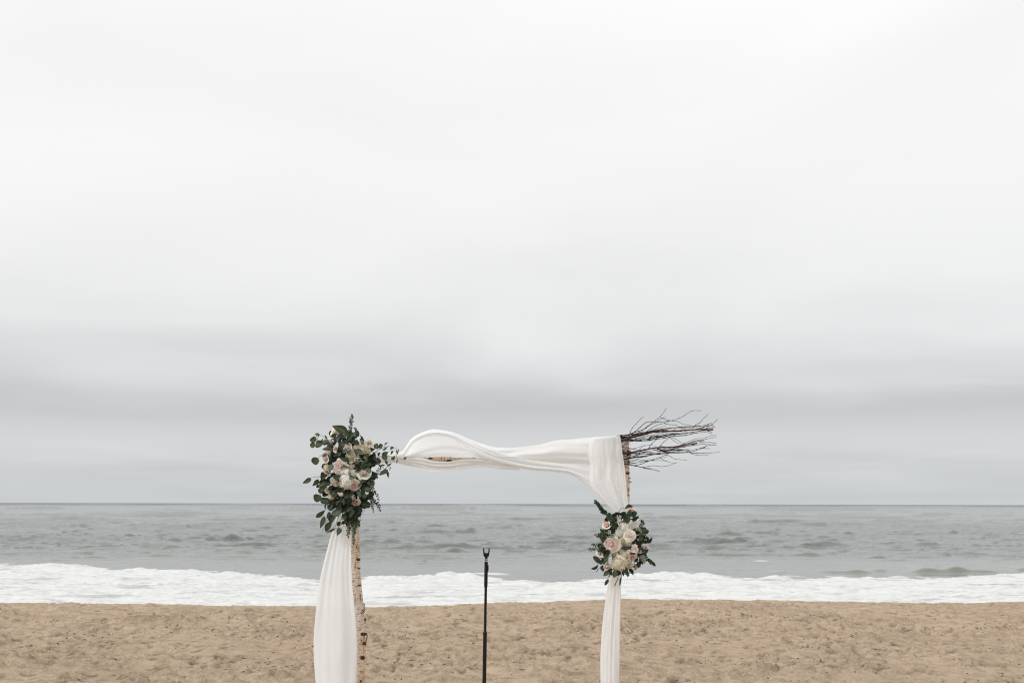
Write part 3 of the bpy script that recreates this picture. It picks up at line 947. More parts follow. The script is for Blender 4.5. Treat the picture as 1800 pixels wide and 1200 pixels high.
for k, (col, r0, r1, pts) in enumerate(TW):
    ext = list(pts)
    if pts[0][0] < 600:
        ext = [(pts[0][0] - 200, 500 + (pts[0][1] - 500) * .45), (pts[0][0] - 90, 500 + (pts[0][1] - 500) * .75)] + ext
    cc = catmull([(a, b) for a, b in ext], len(ext) * 5)
    rad = np.linspace(r0 * 1.3 + .12, r1 * 1.3 + .10, len(cc)) * MM
    w3 = []
    for i, (a, b) in enumerate(cc):
        j = 1.6 * math.sin(i * 1.9 + k) * (0.4 + r1)
        if i % 5 == 2:
            rad[i] *= 1.35            # nodes
        q = P(1000 + a / 6.0, 700 + (b + j) / 6.0, twig_Y(a, b, k))
        w3.append(q - tb)
    v, f = tube_data(w3, [max(x, .0006) for x in rad], 6)
    o = obj('twig', mesh_from(v, f), TWIG_RED if col == 'r' else TWIG_DARK, bundle)
    if col == 'r':
        o['label'] = 'thicker reddish brown branch'
# buds and short side shoots along the twigs
    if len(pts) > 4:
        bv, bf = [], []
        for i in range(8, len(cc) - 2, 4):
            a, b = cc[i]
            if a < 620: continue
            sgn = 1 if (i // 4) % 2 else -1
            p0 = P(1000 + a / 6, 700 + b / 6, twig_Y(a, b, k)) - tb
            p1 = P(1000 + (a + 7) / 6, 700 + (b + sgn * 5) / 6, twig_Y(a, b, k) - .004) - tb
            tube_data([p0, (p0 + p1) / 2, p1], [.0011, .0014, .0004], 5, bv, bf)
        if bf:
            obj('twig_buds', mesh_from(bv, bf), TWIG_DARK, o)['kind'] = 'stuff'

# ------------------------------------------------------------------ leaf, rose and hydrangea meshes
def leaf_mesh(kind, curl, fold, seed):
    nx_, ny_ = 8, 4
    vs, fs, rib = [], [], []
    r_ = random.Random(seed)
    wob = r_.uniform(-.08, .08)
    for i in range(nx_ + 1):
        u = i / nx_
        if kind == 'round':
            w = math.sqrt(max(0, 1 - (2 * u - 1) ** 2)) ** 0.85
        elif kind == 'ovate':
            w = (math.sin(math.pi * u ** 0.72)) ** 0.85 * (1 - .12 * u)
        else:
            w = math.sin(math.pi * u ** 0.85) ** 1.1
        if i in (0, nx_): w = 0.02
        for j in range(ny_ + 1):
            v = (j / ny_ - .5) * w
            z = -curl * (u - .3) ** 2 + fold * abs(v) + 0.03 * math.sin(u * 9 + v * 5 + seed)
            vs.append((u, v + wob * math.sin(math.pi * u), z))
            rib.append(1.0 if j == ny_ // 2 else 0.0)
    for i in range(nx_):
        for j in range(ny_):
            a = i * (ny_ + 1) + j
            fs.append((a, a + ny_ + 1, a + ny_ + 2, a + 1))
    me = mesh_from(vs, fs)
    at = me.attributes.new('rib', 'FLOAT', 'POINT')
    at.data.foreach_set('value', rib)
    return me

LEAF = {}
for kd in ('round', 'ovate', 'lance'):
    for mt in (L_EUC, L_DOL, L_DRK):
        for s in range(4):
            me = leaf_mesh(kd, [.25, .5, -.2, .1][s], [.25, .45, .15, .6][s], s)
            me.materials.append(mt)
            LEAF[(kd, mt.name, s)] = me

def petal_grid(n, fn):
    vs = []
    for i in range(n + 1):
        for j in range(n + 1):
            vs.append(fn(i / n, j / n))
    fs = [(i * (n + 1) + j, (i + 1) * (n + 1) + j, (i + 1) * (n + 1) + j + 1, i * (n + 1) + j + 1) for i in range(n) for j in range(n)]
    return vs, fs

def petal_fn(ang, r_in, r_out, h, width, flare, r_):
    """u: base -> rim, v: across. bowl-shaped petal with a rolled rim, axis +Z"""
    tilt = r_.uniform(-.06, .06)
    notch = r_.uniform(.02, .10)
    def fn(u, v):
        a = ang + (v - .5) * width * (0.45 + 0.55 * math.sin(min(u * 1.25, 1) * math.pi / 2))
        rr = r_in * 0.25 + (r_out - r_in * 0.25) * math.sin(u * math.pi / 2) ** 1.1
        edge = abs(v - .5) * 2
        z = h * (u ** 1.1) * (1 - 0.22 * edge ** 2) - notch * u * (1 - edge) * h * .4
        if u > .7:
            k = (u - .7) / .3
            rr += flare * k ** 1.6 * (1 - .2 * edge)
            z -= flare * .75 * k ** 2
        rr *= 1 + tilt * math.sin(3 * v * math.pi)
        return (math.cos(a) * rr, math.sin(a) * rr, z)
    return fn

def rose_core(openness, seed, rings=4):
    """unit rose, radius about 0.62 (core); outer petals are added apart"""
    r_ = random.Random(seed)
    vs, fs, ring = [], [], []
    ang = r_.uniform(0, 6)
    # closed bud at the heart
    for i in range(6):
        th = math.pi * i / 5 * .62
        for k in range(8):
            a = 2 * math.pi * k / 8
            q_ = .26 * (1 + .12 * math.sin(3 * a + i))
            vs.append((math.sin(th) * math.cos(a) * q_, math.sin(th) * math.sin(a) * q_, .62 + .26 * math.cos(th)))
            ring.append(.05 + .12 * (i % 2))
    for i in range(5):
        for k in range(8):
            fs.append((i * 8 + k, i * 8 + (k + 1) % 8, (i + 1) * 8 + (k + 1) % 8, (i + 1) * 8 + k))
    for k in range(3 + rings * 4):
        q = k / (2 + rings * 4)
        r_out = 0.07 + 0.53 * q ** 0.9
        h = 0.95 - 0.25 * q * openness
        w = 2.4 - 0.9 * q
        fl = 0.02 + 0.12 * q * openness
        pv, pf = petal_grid(5, petal_fn(ang, r_out * .8, r_out, h, w, fl, r_))
        b = len(vs)
        vs += pv; fs += [tuple(b + x for x in f) for f in pf]
        ring += [min(1, q * .85 + .12 * (1 - i // 6 / 5.0)) for i in range(len(pv))]
        ang += 2.4 + r_.uniform(-.2, .2)
    me = mesh_from(vs, fs)
    at = me.attributes.new('ring', 'FLOAT', 'POINT')
    at.data.foreach_set('value', ring)
    return me

def outer_petal(seed, r_out=.85, h=.62, flare=.28, width=1.5):
    r_ = random.Random(seed)
    vs, fs = petal_grid(6, petal_fn(0.0, r_out * .8, r_out, h, width, flare, r_))
    me = mesh_from(vs, fs)
    at = me.attributes.new('ring', 'FLOAT', 'POINT')
    at.data.foreach_set('value', [0.75 + .25 * (i // 7) / 6.0 for i in range(len(vs))])
    return me

ROSE, PETAL = {}, {}
for mt in (P_BLUSH, P_CREAM, P_PINK):
    for s in range(3):
        me = rose_core([1.0, .6, .25][s], s + 1, [4, 4, 3][s]); me.materials.append(mt)
        ROSE[(mt.name, s)] = me
    for s in range(4):
        me = outer_petal(s, [.80, .86, .92, .78][s], [.66, .58, .48, .74][s], [.22, .30, .34, .14][s]); me.materials.append(mt)
        PETAL[(mt.name, s)] = me

def sepal_mesh():
    vs, fs = [], []
    v, f = tube_data([(0, 0, -.75), (0, 0, -.15), (0, 0, .04), (0, 0, .12)], [.07, .07, .22, .30], 8)
    for k in range(5):
        a = k * 2 * math.pi / 5
        b = len(v)
        for (u, w) in ((0, .14), (.35, .15), (.7, .08), (1, .01)):
            for sg in (-1, 1):
                r = .26 + .34 * u
                v.append(Vector((math.cos(a) * r - math.sin(a) * w * sg, math.sin(a) * r + math.cos(a) * w * sg, .10 + .18 * u - .3 * u * u)))
        for i in range(3):
            f.append((b + 2 * i, b + 2 * i + 1, b + 2 * i + 3, b + 2 * i + 2))
    me = mesh_from(v, f)
    me.materials.append(SEPAL)
    return me
SEP = sepal_mesh()

def hydrangea_mesh(seed, mat, n=70, big=1.0):
    r_ = random.Random(seed)
    vs, fs, ring = [], [], []
    gold = math.pi * (3 - 5 ** .5)
    for k in range(n):
        z = 1 - 1.35 * (k + .5) / n
        rad = math.sqrt(max(0, 1 - z * z))
        a = k * gold
        d = Vector((math.cos(a) * rad, math.sin(a) * rad, z))
        lump_ = 0.86 + 0.22 * float(perlin(d.x * 2 + seed, d.y * 2 + d.z, seed)) + r_.uniform(-.05, .05)
        c = d * lump_
        nrm = (d + Vector((r_.uniform(-.45, .45), r_.uniform(-.45, .45), r_.uniform(-.45, .45)))).normalized()
        ux = nrm.orthogonal().normalized()
        ux = Quaternion(nrm, r_.uniform(0, 6)) @ ux
        uy = nrm.cross(ux)
        sz = r_.uniform(.17, .24) * big
        for q in range(4):
            an = q * math.pi / 2
            dx = ux * math.cos(an) + uy * math.sin(an)
            dy = -ux * math.sin(an) + uy * math.cos(an)
            b = len(vs)
            for (u, w, hh, rg) in ((0.02, 0, 0.0, .0), (.5, -.42, .06, .6), (.62, 0, .13, .7), (.5, .42, .06, .6), (1.0, -.25, .03, 1), (1.02, .25, .03, 1)):
                vs.append(c + (dx * u + dy * w + nrm * hh) * sz)
                ring.append(rg)
            fs += [(b, b + 1, b + 2), (b, b + 2, b + 3), (b + 1, b + 4, b + 2), (b + 2, b + 4, b + 5), (b + 2, b + 5, b + 3)]
    # green heart behind the florets
    b = len(vs)
    v2, f2 = tube_data([(0, 0, -.9), (0, 0, -.3), (0, 0, .1), (0, 0, .5)], [.06, .30, .30, .20], 10)
    vs += v2; fs += [tuple(b + i for i in f) for f in f2]; ring += [0.0] * len(v2)
    b = len(vs)
    for i in range(9):
        th = math.pi * i / 8
        for k in range(14):
            a = 2 * math.pi * k / 14
            q = .80 + .10 * math.sin(k * 2.6 + i * 1.7)
            vs.append(Vector((math.sin(th) * math.cos(a), math.sin(th) * math.sin(a), math.cos(th))) * q); ring.append(.42)
    for i in range(8):
        for k in range(14):
            p_, q_ = b + i * 14 + k, b + i * 14 + (k + 1) % 14
            fs.append((p_, q_, q_ + 14, p_ + 14))
    me = mesh_from(vs, fs, smooth=False)
    at = me.attributes.new('ring', 'FLOAT', 'POINT')
    at.data.foreach_set('value', ring)
    me.materials.append(mat)
    return me
HYD = {(c, s): hydrangea_mesh(s + 3, m_, 120 if s == 0 else 80, 1.0 if s == 0 else 1.25) for c, m_ in (('w', H_WHITE), ('c', H_CREAM), ('g', H_GREEN)) for s in (0, 1)}

class Bouquet:
    def __init__(self, name, cx, cy, hw, hh, label, seed):
        self.cx, self.cy, self.hw, self.hh = cx, cy, hw, hh
        self.r = random.Random(seed)
        self.o0 = P(cx, cy, 6.93)
        self.t = thing(name, tuple(self.o0), label, 'flowers')
        self.n = 0
    def depth(self, px, py, lift=0.0):
        q = ((px - self.cx) / self.hw) ** 2 + ((py - self.cy) / self.hh) ** 2
        return 6.90 - 0.13 * math.sqrt(max(0, 1 - q)) - lift
    def local(self, w):
        return Vector(w) - self.o0
    def face(self, px, py, tx, tz):
        """orientation: +Z axis turned to the viewer's side, tilted by (tx, tz) = right, up"""
        d = Vector((tx, -1.0, tz)).normalized()
        q = d.to_track_quat('Z', 'Y')
        return (q @ Quaternion((0, 0, 1), self.r.uniform(0, 6.28))).to_matrix().to_4x4()
    def rose(self, px, py, r, tx, tz, mat=P_BLUSH, form=0, outer=5, lift=0.0, stretch=1.0, label=None):
        Y_ = self.depth(px, py, .035 + lift)
        s = r * MM * (0.94 if outer else 1.4)
        Mx = Matrix.Translation(self.local(P(px, py, Y_))) @ self.face(px, py, tx, tz) @ Matrix.Diagonal((s, s, s * stretch, 1)) @ Matrix.Translation((0, 0, -.55))
        o = obj('rose', ROSE[(mat.name, form)], None, self.t)
        o.matrix_basis = Mx
        if label: o['label'] = label
        a0 = self.r.uniform(0, 6)
        for k in range(outer):
            c = obj('petal', PETAL[(mat.name, self.r.choice([0, 1, 2, 3] if outer < 6 else [0, 1, 2]))], None, o)
            c.matrix_basis = Matrix.Rotation(a0 + k * 2 * math.pi / outer + self.r.uniform(-.25, .25), 4, 'Z') @ Matrix.Rotation(self.r.uniform(-.1, .12), 4, 'Y')
        c = obj('sepal', SEP, None, o)
        return o
    def hydrangea(self, px, py, r, col='w', v=0, tx=0, tz=0, lift=0.0):
        Y_ = self.depth(px, py, -.01 + lift)
        s = r * MM * 1.02
        o = obj('hydrangea', HYD[(col, v)], None, self.t)
        o.matrix_basis = Matrix.Translation(self.local(P(px, py, Y_))) @ self.face(px, py, tx, tz) @ Matrix.Diagonal((s, s, s * .85, 1))
        return o
    def branches(self, lst, mat=STEM):
        """lst of polylines in photo pixels; leaves attach to the nearest"""
        self.br = []
        for pl in lst:
            dy = self.r.uniform(-.02, .02)
            c = catmull(pl, 14)
            w = [P(a, b, self.depth(a, b) + .045 + dy - .05 * (i / 13.0)) for i, (a, b) in enumerate(c)]
            self.br.append({'px': c, 'w': w, 'leaves': []})
    def leaf(self, bx, by, tx, ty, w, mat=None, lift=None):
        """base and tip in photo pixels, width in pixels"""
        best = None
        for bi, b in enumerate(self.br):
            d = np.hypot(b['px'][:, 0] - bx, b['px'][:, 1] - by)
            i = int(np.argmin(d))
            if best is None or d[i] < best[0]:
                best = (d[i], bi, i)
        ln = math.hypot(tx - bx, ty - by)
        if mat is None:
            mat = L_EUC if self.r.random() < .72 else L_DOL
        if lift is None:
            lift = self.r.uniform(.035, .075)
        Yb = self.depth(bx, by, lift)
        Yt = Yb + self.r.uniform(-.35, .35) * ln * MM
        B = P(bx, by, Yb); T = P(tx, ty, Yt)
        x = (T - B)
        length = x.length
        x.normalize()
        view = (Vector((0, 0, EYE)) - B).normalized()
        nrm = (view - x * view.dot(x)).normalized()
        roll = self.r.uniform(-.6, .6)
        nrm = Quaternion(x, roll) @ nrm
        if self.r.random() < .15:
            nrm.negate()
        yv = nrm.cross(x)
        wd = w * MM / max(.6, math.cos(roll))
        R = Matrix((x, yv, nrm)).transposed().to_4x4()
        ratio = w / max(ln, 1)
        kd = 'round' if ratio > .66 else ('ovate' if ratio > .36 else 'lance')
        Mx = Matrix.Translation(self.local(B)) @ R @ Matrix.Diagonal((length, wd, length, 1))
        self.br[best[1]]['leaves'].append((Mx, LEAF[(kd, mat.name, self.r.randrange(4))], B, best[2]))
    def fill(self, n, mat, x0, x1, y0, y1, lmin, lmax, lift):
        for _ in range(n):
            for _t in range(20):
                a, b = self.r.uniform(x0, x1), self.r.uniform(y0, y1)
                if ((a - self.cx) / self.hw) ** 2 + ((b - self.cy) / self.hh) ** 2 < .80:
                    break
            ln = self.r.uniform(lmin, lmax)
            an = math.atan2(b - self.cy, a - self.cx) + self.r.uniform(-1.2, 1.2)
            self.leaf(a, b, a + math.cos(an) * ln, b + math.sin(an) * ln, ln * self.r.uniform(.5, .85), mat, self.r.uniform(*lift))
    def finish(self):
        for b in self.br:
            v, f = tube_data([self.local(p) for p in b['w']], list(np.linspace(.0030, .0012, 14)), 6)
            for (Mx, me, B, i) in b['leaves']:
                p0 = b['w'][i]
                mid = (p0 + B) / 2 + Vector((0, .004, .004))
                tube_data([self.local(p0), self.local(mid), self.local(B)], [.0014, .0011, .0009], 4, v, f)
            o = obj('eucalyptus_branch', mesh_from(v, f), STEM, self.t)
            for (Mx, me, B, i) in b['leaves']:
                c = obj('leaf', me, None, o)
                c.matrix_basis = Mx
    def sprig(self, pts, n, ln, w, mat=L_RUS, lift=.05, ang=.75, name='ruscus_sprig', stem=STEM_DARK, taper=.4):
        """stem with paired small leaves; leaves joined, too small to tell apart"""
        c = catmull(pts, 16)
        w3 = [self.local(P(a, b, self.depth(a, b, lift))) for a, b in c]
        v, f = tube_data(w3, list(np.linspace(.0022, .0010, 16)), 5)
        o = obj(name, mesh_from(v, f), stem, self.t)
        lv, lf, rb = [], [], []
        for k in range(n):
            s = (k + .6) / n
            i = min(int(s * 15), 14)
            base = w3[i].lerp(w3[i + 1], s * 15 - i)
            tg = (w3[i + 1] - w3[i]).normalized()
            side = tg.cross(Vector((0, 1, 0))).normalized()
            sg = 1 if k % 2 else -1
            d = (tg * math.cos(ang) + side * math.sin(ang) * sg + Vector((self.r.uniform(-.3, .3), self.r.uniform(-.8, .4), self.r.uniform(-.3, .3)))).normalized()
            if k == n - 1: d = tg
            L_ = ln * MM * (1 - taper * s) * self.r.uniform(1.0, 1.6)
            w_ = w * self.r.uniform(1.1, 1.7)
            nr = (Vector((self.r.uniform(-.4, .4), -1, self.r.uniform(-.4, .4))))
            nr = (nr - d * nr.dot(d)).normalized()
            sd = nr.cross(d)
            b0 = len(lv)
            for (u, ww, z) in ((0, 0, 0), (.35, -.5, .06), (.35, .5, .06), (.4, 0, -.02), (.75, -.32, .0), (.75, .32, .0), (1, 0, -.08)):
                lv.append(base + (d * u + nr * z) * L_ + sd * ww * w_ * MM)
                rb.append(0.6 if ww == 0 else 0.0)
            lf += [(b0, b0 + 1, b0 + 3), (b0, b0 + 3, b0 + 2), (b0 + 1, b0 + 4, b0 + 3), (b0 + 3, b0 + 5, b0 + 2), (b0 + 3, b0 + 4, b0 + 6), (b0 + 3, b0 + 6, b0 + 5)]
        me = mesh_from(lv, lf)
        at = me.attributes.new('rib', 'FLOAT', 'POINT'); at.data.foreach_set('value', rb)
        c_ = obj('leaves', me, mat, o)
        c_['kind'] = 'stuff'
        return o

# ------------------------------------------------------------------ left flowers
LB = Bouquet('flower_arrangement', 611, 828, 50, 78,
             'large arrangement of blush roses, hydrangeas and trailing eucalyptus on the left birch post', 41)
LB.branches([
    [(605, 805), (590, 785), (575, 772), (567, 766), (561, 764)],
    [(600, 812), (578, 800), (566, 799), (559, 805)],
    [(602, 838), (580, 834), (562, 837), (547, 839)],
    [(615, 805), (640, 797), (662, 795), (690, 803), (711, 807)],
    [(625, 808), (650, 800), (668, 789), (682, 784), (698, 788)],
    [(630, 815), (655, 812), (672, 820), (684, 838)],
    [(605, 872), (592, 895), (577, 912), (566, 934)],
    [(610, 870), (603, 900), (593, 930)],
    [(602, 852), (580, 862), (562, 868), (553, 874)],
    [(612, 795), (606, 772), (594, 750)],
    [(620, 795), (622, 772), (628, 757)],
    [(622, 855), (638, 862), (650, 880)],
    [(608, 865), (588, 882), (570, 897), (558, 908)],
    [(602, 835), (588, 846), (566, 850)],
    [(622, 830), (640, 820), (652, 835), (656, 850)],
    [(618, 870), (625, 900), (630, 925)],
])
def scl(lst, ox, oy, s):
    return [(ox + a / s, oy + b / s, ox + c / s, oy + d / s, w / s) + tuple(rest) for (a, b, c, d, w, *rest) in lst]
A_ = [(860,340,590,225,150,L_DOL),(375,395,275,375,60,L_EUC),(305,430,205,510,95,L_DOL),(290,535,200,600,90,L_DOL),(295,565,418,560,130,L_DOL),
 (400,540,425,455,45),(550,515,410,545,95),(500,465,455,385,30),(590,650,405,640,75),(665,375,555,430,80),(625,500,640,405,70),
 (690,505,680,410,55),(880,370,775,430,70),(860,480,955,365,95),(955,370,1010,400,65),(1015,325,965,250,45),(810,535,700,585,105),
 (1065,555,915,520,75),(900,485,740,500,45),(1155,515,1072,390,28,L_DRK),(1150,570,1080,480,45),(800,640,790,720,65),(685,700,605,780,55),
 (745,700,660,765,60),(990,665,1145,720,90,L_EUC),(885,820,710,790,85),(550,770,580,875,60,L_DRK),(340,795,255,905,135,L_DOL),(500,745,400,770,45),
 (780,910,885,975,45),(840,880,940,912,32),(605,905,540,1035,70),(1100,900,1040,1055,90,L_DRK),(1185,850,1115,990,60),(1210,800,1140,880,60),
 (1100,820,1000,890,50),(500,1095,385,1185,80),(610,1100,700,1190,70,L_DRK),(600,560,520,590,50,L_DRK),(700,620,760,560,50,L_DRK)]
B_ = [(325,195,405,315,28,L_DRK),(640,440,600,335,85,L_DOL),(660,430,715,350,70,L_DOL),(760,372,820,315,30),(735,462,815,400,38),
 (905,395,862,455,48),(905,470,865,540,42),(972,520,975,440,20),(975,540,1008,430,24),(875,620,945,560,60,L_DOL),(1095,622,1158,582,45,L_DOL),
 (985,610,962,690,20),(800,742,890,680,30,L_DRK),(820,800,660,890,85),(858,738,845,820,18),(822,835,825,948,40),(680,500,645,570,45),
 (720,560,832,490,85,L_DOL),(715,545,800,635,85,L_DOL),(770,640,812,722,50,L_DOL),(670,600,570,675,85),(690,650,590,720,60),(490,540,400,590,65),
 (480,622,395,665,50),(570,520,520,650,55,L_DRK),(240,700,335,640,50),(430,780,525,850,80,L_EUC),(560,740,510,690,45,L_DRK),(770,712,652,738,25,L_DRK),
 (580,1005,500,1095,90),(430,1110,535,1130,110),(480,1030,560,900,75,L_DRK),(540,920,640,900,60,L_DRK),(370,1050,275,1115,50),(410,640,320,800,70),
 (600,560,560,500,50,L_DRK),(640,620,700,680,50,L_DRK),(560,640,600,560,60,L_DRK),(690,780,650,700,30,L_DRK),(590,860,640,960,60,L_DRK)]
C_ = [(190,130,58,207,72,L_DOL),(300,150,208,247,75,L_DOL),(300,225,275,275,50,L_DRK),(440,85,328,155,62),(400,190,283,272,62),(385,195,485,205,72),
 (430,185,370,325,50),(480,235,495,345,60,L_DRK),(365,290,300,350,75,L_DOL),(345,430,225,400,112,L_DOL),(455,470,320,455,95),(550,80,605,165,55),
 (545,320,685,285,75,L_DRK),(500,370,580,390,70),(800,375,668,405,92,L_DRK),(690,490,800,440,90,L_DRK),(550,500,685,490,48,L_DOL),(925,420,865,300,80),
 (930,410,985,225,50),(1000,435,955,330,72),(1000,300,1130,250,85),(1070,245,1140,190,60),(950,520,1092,535,95,L_DRK),(410,505,395,600,30),
 (400,610,243,742,72),(465,635,430,745,65),(388,700,325,885,78),(500,530,440,600,80,L_DRK),(640,595,500,680,110),(660,735,752,640,80,L_EUC),
 (490,775,405,945,90),(560,880,415,950,36),(610,870,580,995,80),(620,780,590,850,55,L_DRK),(740,625,822,548,40),(910,750,858,875,62),
 (700,770,640,830,50,L_DRK),(560,700,470,800,95,L_DRK),(820,590,760,730,90,L_DRK),(900,600,830,760,90,L_DRK),(930,560,870,700,80,L_DRK),
 (860,700,800,830,70,L_DRK),(520,600,450,560,80,L_DRK),(840,560,700,560,80,L_DRK),(1060,400,1140,350,80,L_DRK),(1040,430,1130,420,70,L_DRK),
 (780,700,730,800,60,L_DRK),(880,640,930,720,50,L_DRK),(640,520,560,590,80,L_DRK)]
for q in scl(A_, 525, 725, 10) + scl(B_, 600, 745, 10) + scl(C_, 525, 825, 8.573):
    LB.leaf(*q)
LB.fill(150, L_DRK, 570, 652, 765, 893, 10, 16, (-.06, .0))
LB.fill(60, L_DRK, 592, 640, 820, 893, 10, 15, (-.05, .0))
LB.fill(26, L_EUC, 572, 652, 770, 890, 8, 12, (.01, .035))
for _k in range(34):
    a_, b_ = LB.r.uniform(607, 630), LB.r.uniform(872, 918)
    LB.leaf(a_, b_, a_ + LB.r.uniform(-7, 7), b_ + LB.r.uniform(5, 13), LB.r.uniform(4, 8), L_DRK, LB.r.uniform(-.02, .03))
LB.finish()
for a in [(589, 759, 9.5, -.35, .45, P_CREAM, 0, 6), (582, 777, 5, -.6, -.2, P_CREAM, 1, 3), (589.5, 788.5, 5.5, -.55, .1, P_PINK, 1, 4),
          (612, 786, 7.5, .0, .25, P_BLUSH, 0, 4), (650, 777, 8.5, .6, .5, P_CREAM, 1, 5), (571, 806, 8.5, -.6, .15, P_BLUSH, 1, 5),
          (626, 808, 5, .1, -.5, P_PINK, 1, 3), (598.5, 819, 12.5, .0, .05, P_BLUSH, 0, 6), (573, 829, 5.5, -.4, -.5, P_PINK, 1, 4),
          (641, 831, 11.5, .25, .55, P_CREAM, 1, 6), (590, 848, 9.5, -.2, -.8, P_BLUSH, 1, 5), (622, 854, 10, .05, -.45, P_PINK, 0, 6),
          (574, 861, 6.5, -.6, -.5, P_CREAM, 1, 5), (648.6, 860, 7, .35, -.8, P_PINK, 0, 4), (620, 873, 4.5, -.2, .3, P_CREAM, 2, 3),
          (624, 884, 8.5, .1, -1.0, P_BLUSH, 1, 6)]:
    LB.rose(*a)
LB.rose(599.6, 869, 6, -.08, -2.2, P_BLUSH, 2, 3, .02, 1.35)
for a in [(633, 786, 13, 'c', 0, .1, .2), (618, 799, 10, 'g', 0), (578, 795, 6.5, 'g', 1, -.2, .1), (621, 832, 9, 'w', 0), (610, 846, 13.5, 'w', 0, 0, 0, .02),
          (575, 821, 6.5, 'c', 1, -.5), (583, 872, 6.5, 'c', 1, -.1, -.3), (618, 818, 7.5, 'c', 1), (588, 832, 4, 'g', 1), (645, 793, 7, 'g', 1, .2), (603, 857, 6, 'w', 1), (579, 780, 4, 'c', 1)]:
    LB.hydrangea(*a)
LB.sprig([(611, 768), (614, 757), (617, 745), (618.5, 730)], 24, 5.5, 2.2)
LB.sprig([(618, 900), (614, 920), (612.5, 941)], 20, 6, 2.4)
LB.sprig([(623, 900), (622, 930), (621.5, 955)], 26, 5, 2.2)
LB.sprig([(627, 895), (625, 915), (624, 935)], 16, 5, 2.2)
LB.sprig([(655, 838), (664, 830), (668, 822)], 22, 5, .9, ang=1.2, name='fern_sprig')
LB.sprig([(645, 850), (655, 842), (660, 835)], 20, 5, 1.2, ang=1.1, name='fern_sprig')
LB.sprig([(622, 772), (626, 775), (629, 778)], 12, 4, .8, ang=1.2, name='fern_sprig')
LB.sprig([(648, 868), (656, 862), (662, 868), (666, 878)], 12, 3.6, 1.7, name='vine_sprig')
LB.sprig([(650, 878), (658, 881), (664, 886), (668, 896)], 12, 5, 2.6, name='vine_sprig')
LB.sprig([(652, 882), (655, 890), (656, 899)], 9, 3.6, 1.8, name='vine_sprig')
LB.sprig([(650, 855), (656, 858), (660, 868)], 9, 3.0, 1.4, name='vine_sprig')
LB.sprig([(624, 882), (632, 905), (633, 925)], 5, 3, 1, name='vine_sprig')
LB.sprig([(630, 905), (637, 901), (641.6, 895)], 1, 2, .5, name='bare_sprig')
LB.sprig([(596, 905), (588, 925), (574, 938)], 2, 3, .6, name='bare_sprig')
LB.sprig([(612, 905), (606, 918), (600, 930)], 3, 3, .6, name='bare_sprig')

# ------------------------------------------------------------------ right flowers
RB = Bouquet('flower_arrangement', 1094, 955, 46, 62,
             'smaller arrangement of blush roses and white hydrangeas tied to the gathered cloth on the right', 77)
RB.branches([
    [(1095, 935), (1084, 918), (1072, 905)],
    [(1100, 930), (1104, 910), (1112, 893)],
    [(1102, 945), (1125, 936), (1142, 948)],
    [(1090, 955), (1068, 956), (1050, 968)],
    [(1088, 970), (1066, 980), (1050, 992)],
    [(1088, 980), (1076, 1002), (1064, 1024)],
    [(1094, 985), (1088, 1008), (1081, 1030)],
    [(1105, 970), (1125, 976), (1136, 988)],
    [(1095, 985), (1093, 1010), (1090, 1028)],
    [(1088, 960), (1070, 975), (1061, 990), (1058, 1000)],
])
E_ = [(905,320,1135,240,85,L_DOL),(620,490,775,390,85,L_DRK),(850,545,940,395,95,L_DRK),(1060,570,1245,480,95,L_DRK),(740,600,600,520,100,L_DRK),
 (750,740,600,690,130,L_DRK),(670,955,510,960,80,L_EUC),(1290,800,1415,790,125,L_DOL),(1400,1000,1225,950,110,L_DRK),(1400,950,1500,1100,60,L_DRK),
 (1430,1120,1558,980,75,L_DRK),(1270,1010,1345,1140,85,L_EUC),(755,960,785,1040,40),(640,620,520,560,60,L_DRK),(1000,640,920,580,80,L_DRK),(1300,880,1410,900,90,L_DOL)]
F_ = [(355,185,265,285,90,L_DRK),(250,590,165,410,115,L_DOL),(330,620,245,540,80,L_DRK),(262,625,98,718,62,L_DRK),(272,690,200,798,14,L_DRK),(352,635,362,778,92,L_DRK),
 (505,785,362,860,100,L_DOL),(480,930,395,1068,72,L_DOL),(620,735,590,908,115,L_EUC),(745,880,715,1075,42,L_DRK),(690,905,575,1098,14,L_DRK),(495,400,355,605,42,L_EUC),
 (475,450,460,655,38,L_EUC),(510,320,370,440,115,L_DRK),(635,440,530,400,60,L_EUC),(1115,440,1245,600,135,L_EUC),(980,250,700,265,80,L_EUC),(965,560,880,655,32,L_DRK),
 (1015,600,1105,692,36,L_EUC),(1230,385,1330,290,65,L_DRK),(785,740,790,872,60,L_DRK),(1130,640,1145,690,20,L_DRK),(420,280,300,330,90,L_DRK),(450,500,370,470,80,L_DRK),
 (520,790,490,900,22,L_DRK),(1180,200,1090,150,90,L_DRK),(1080,400,1180,420,80,L_DRK)]
for q in scl(E_, 1030, 870, 13.33) + scl(F_, 1030, 940, 12):
    RB.leaf(*q)
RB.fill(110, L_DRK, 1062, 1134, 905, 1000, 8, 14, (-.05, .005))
RB.finish()
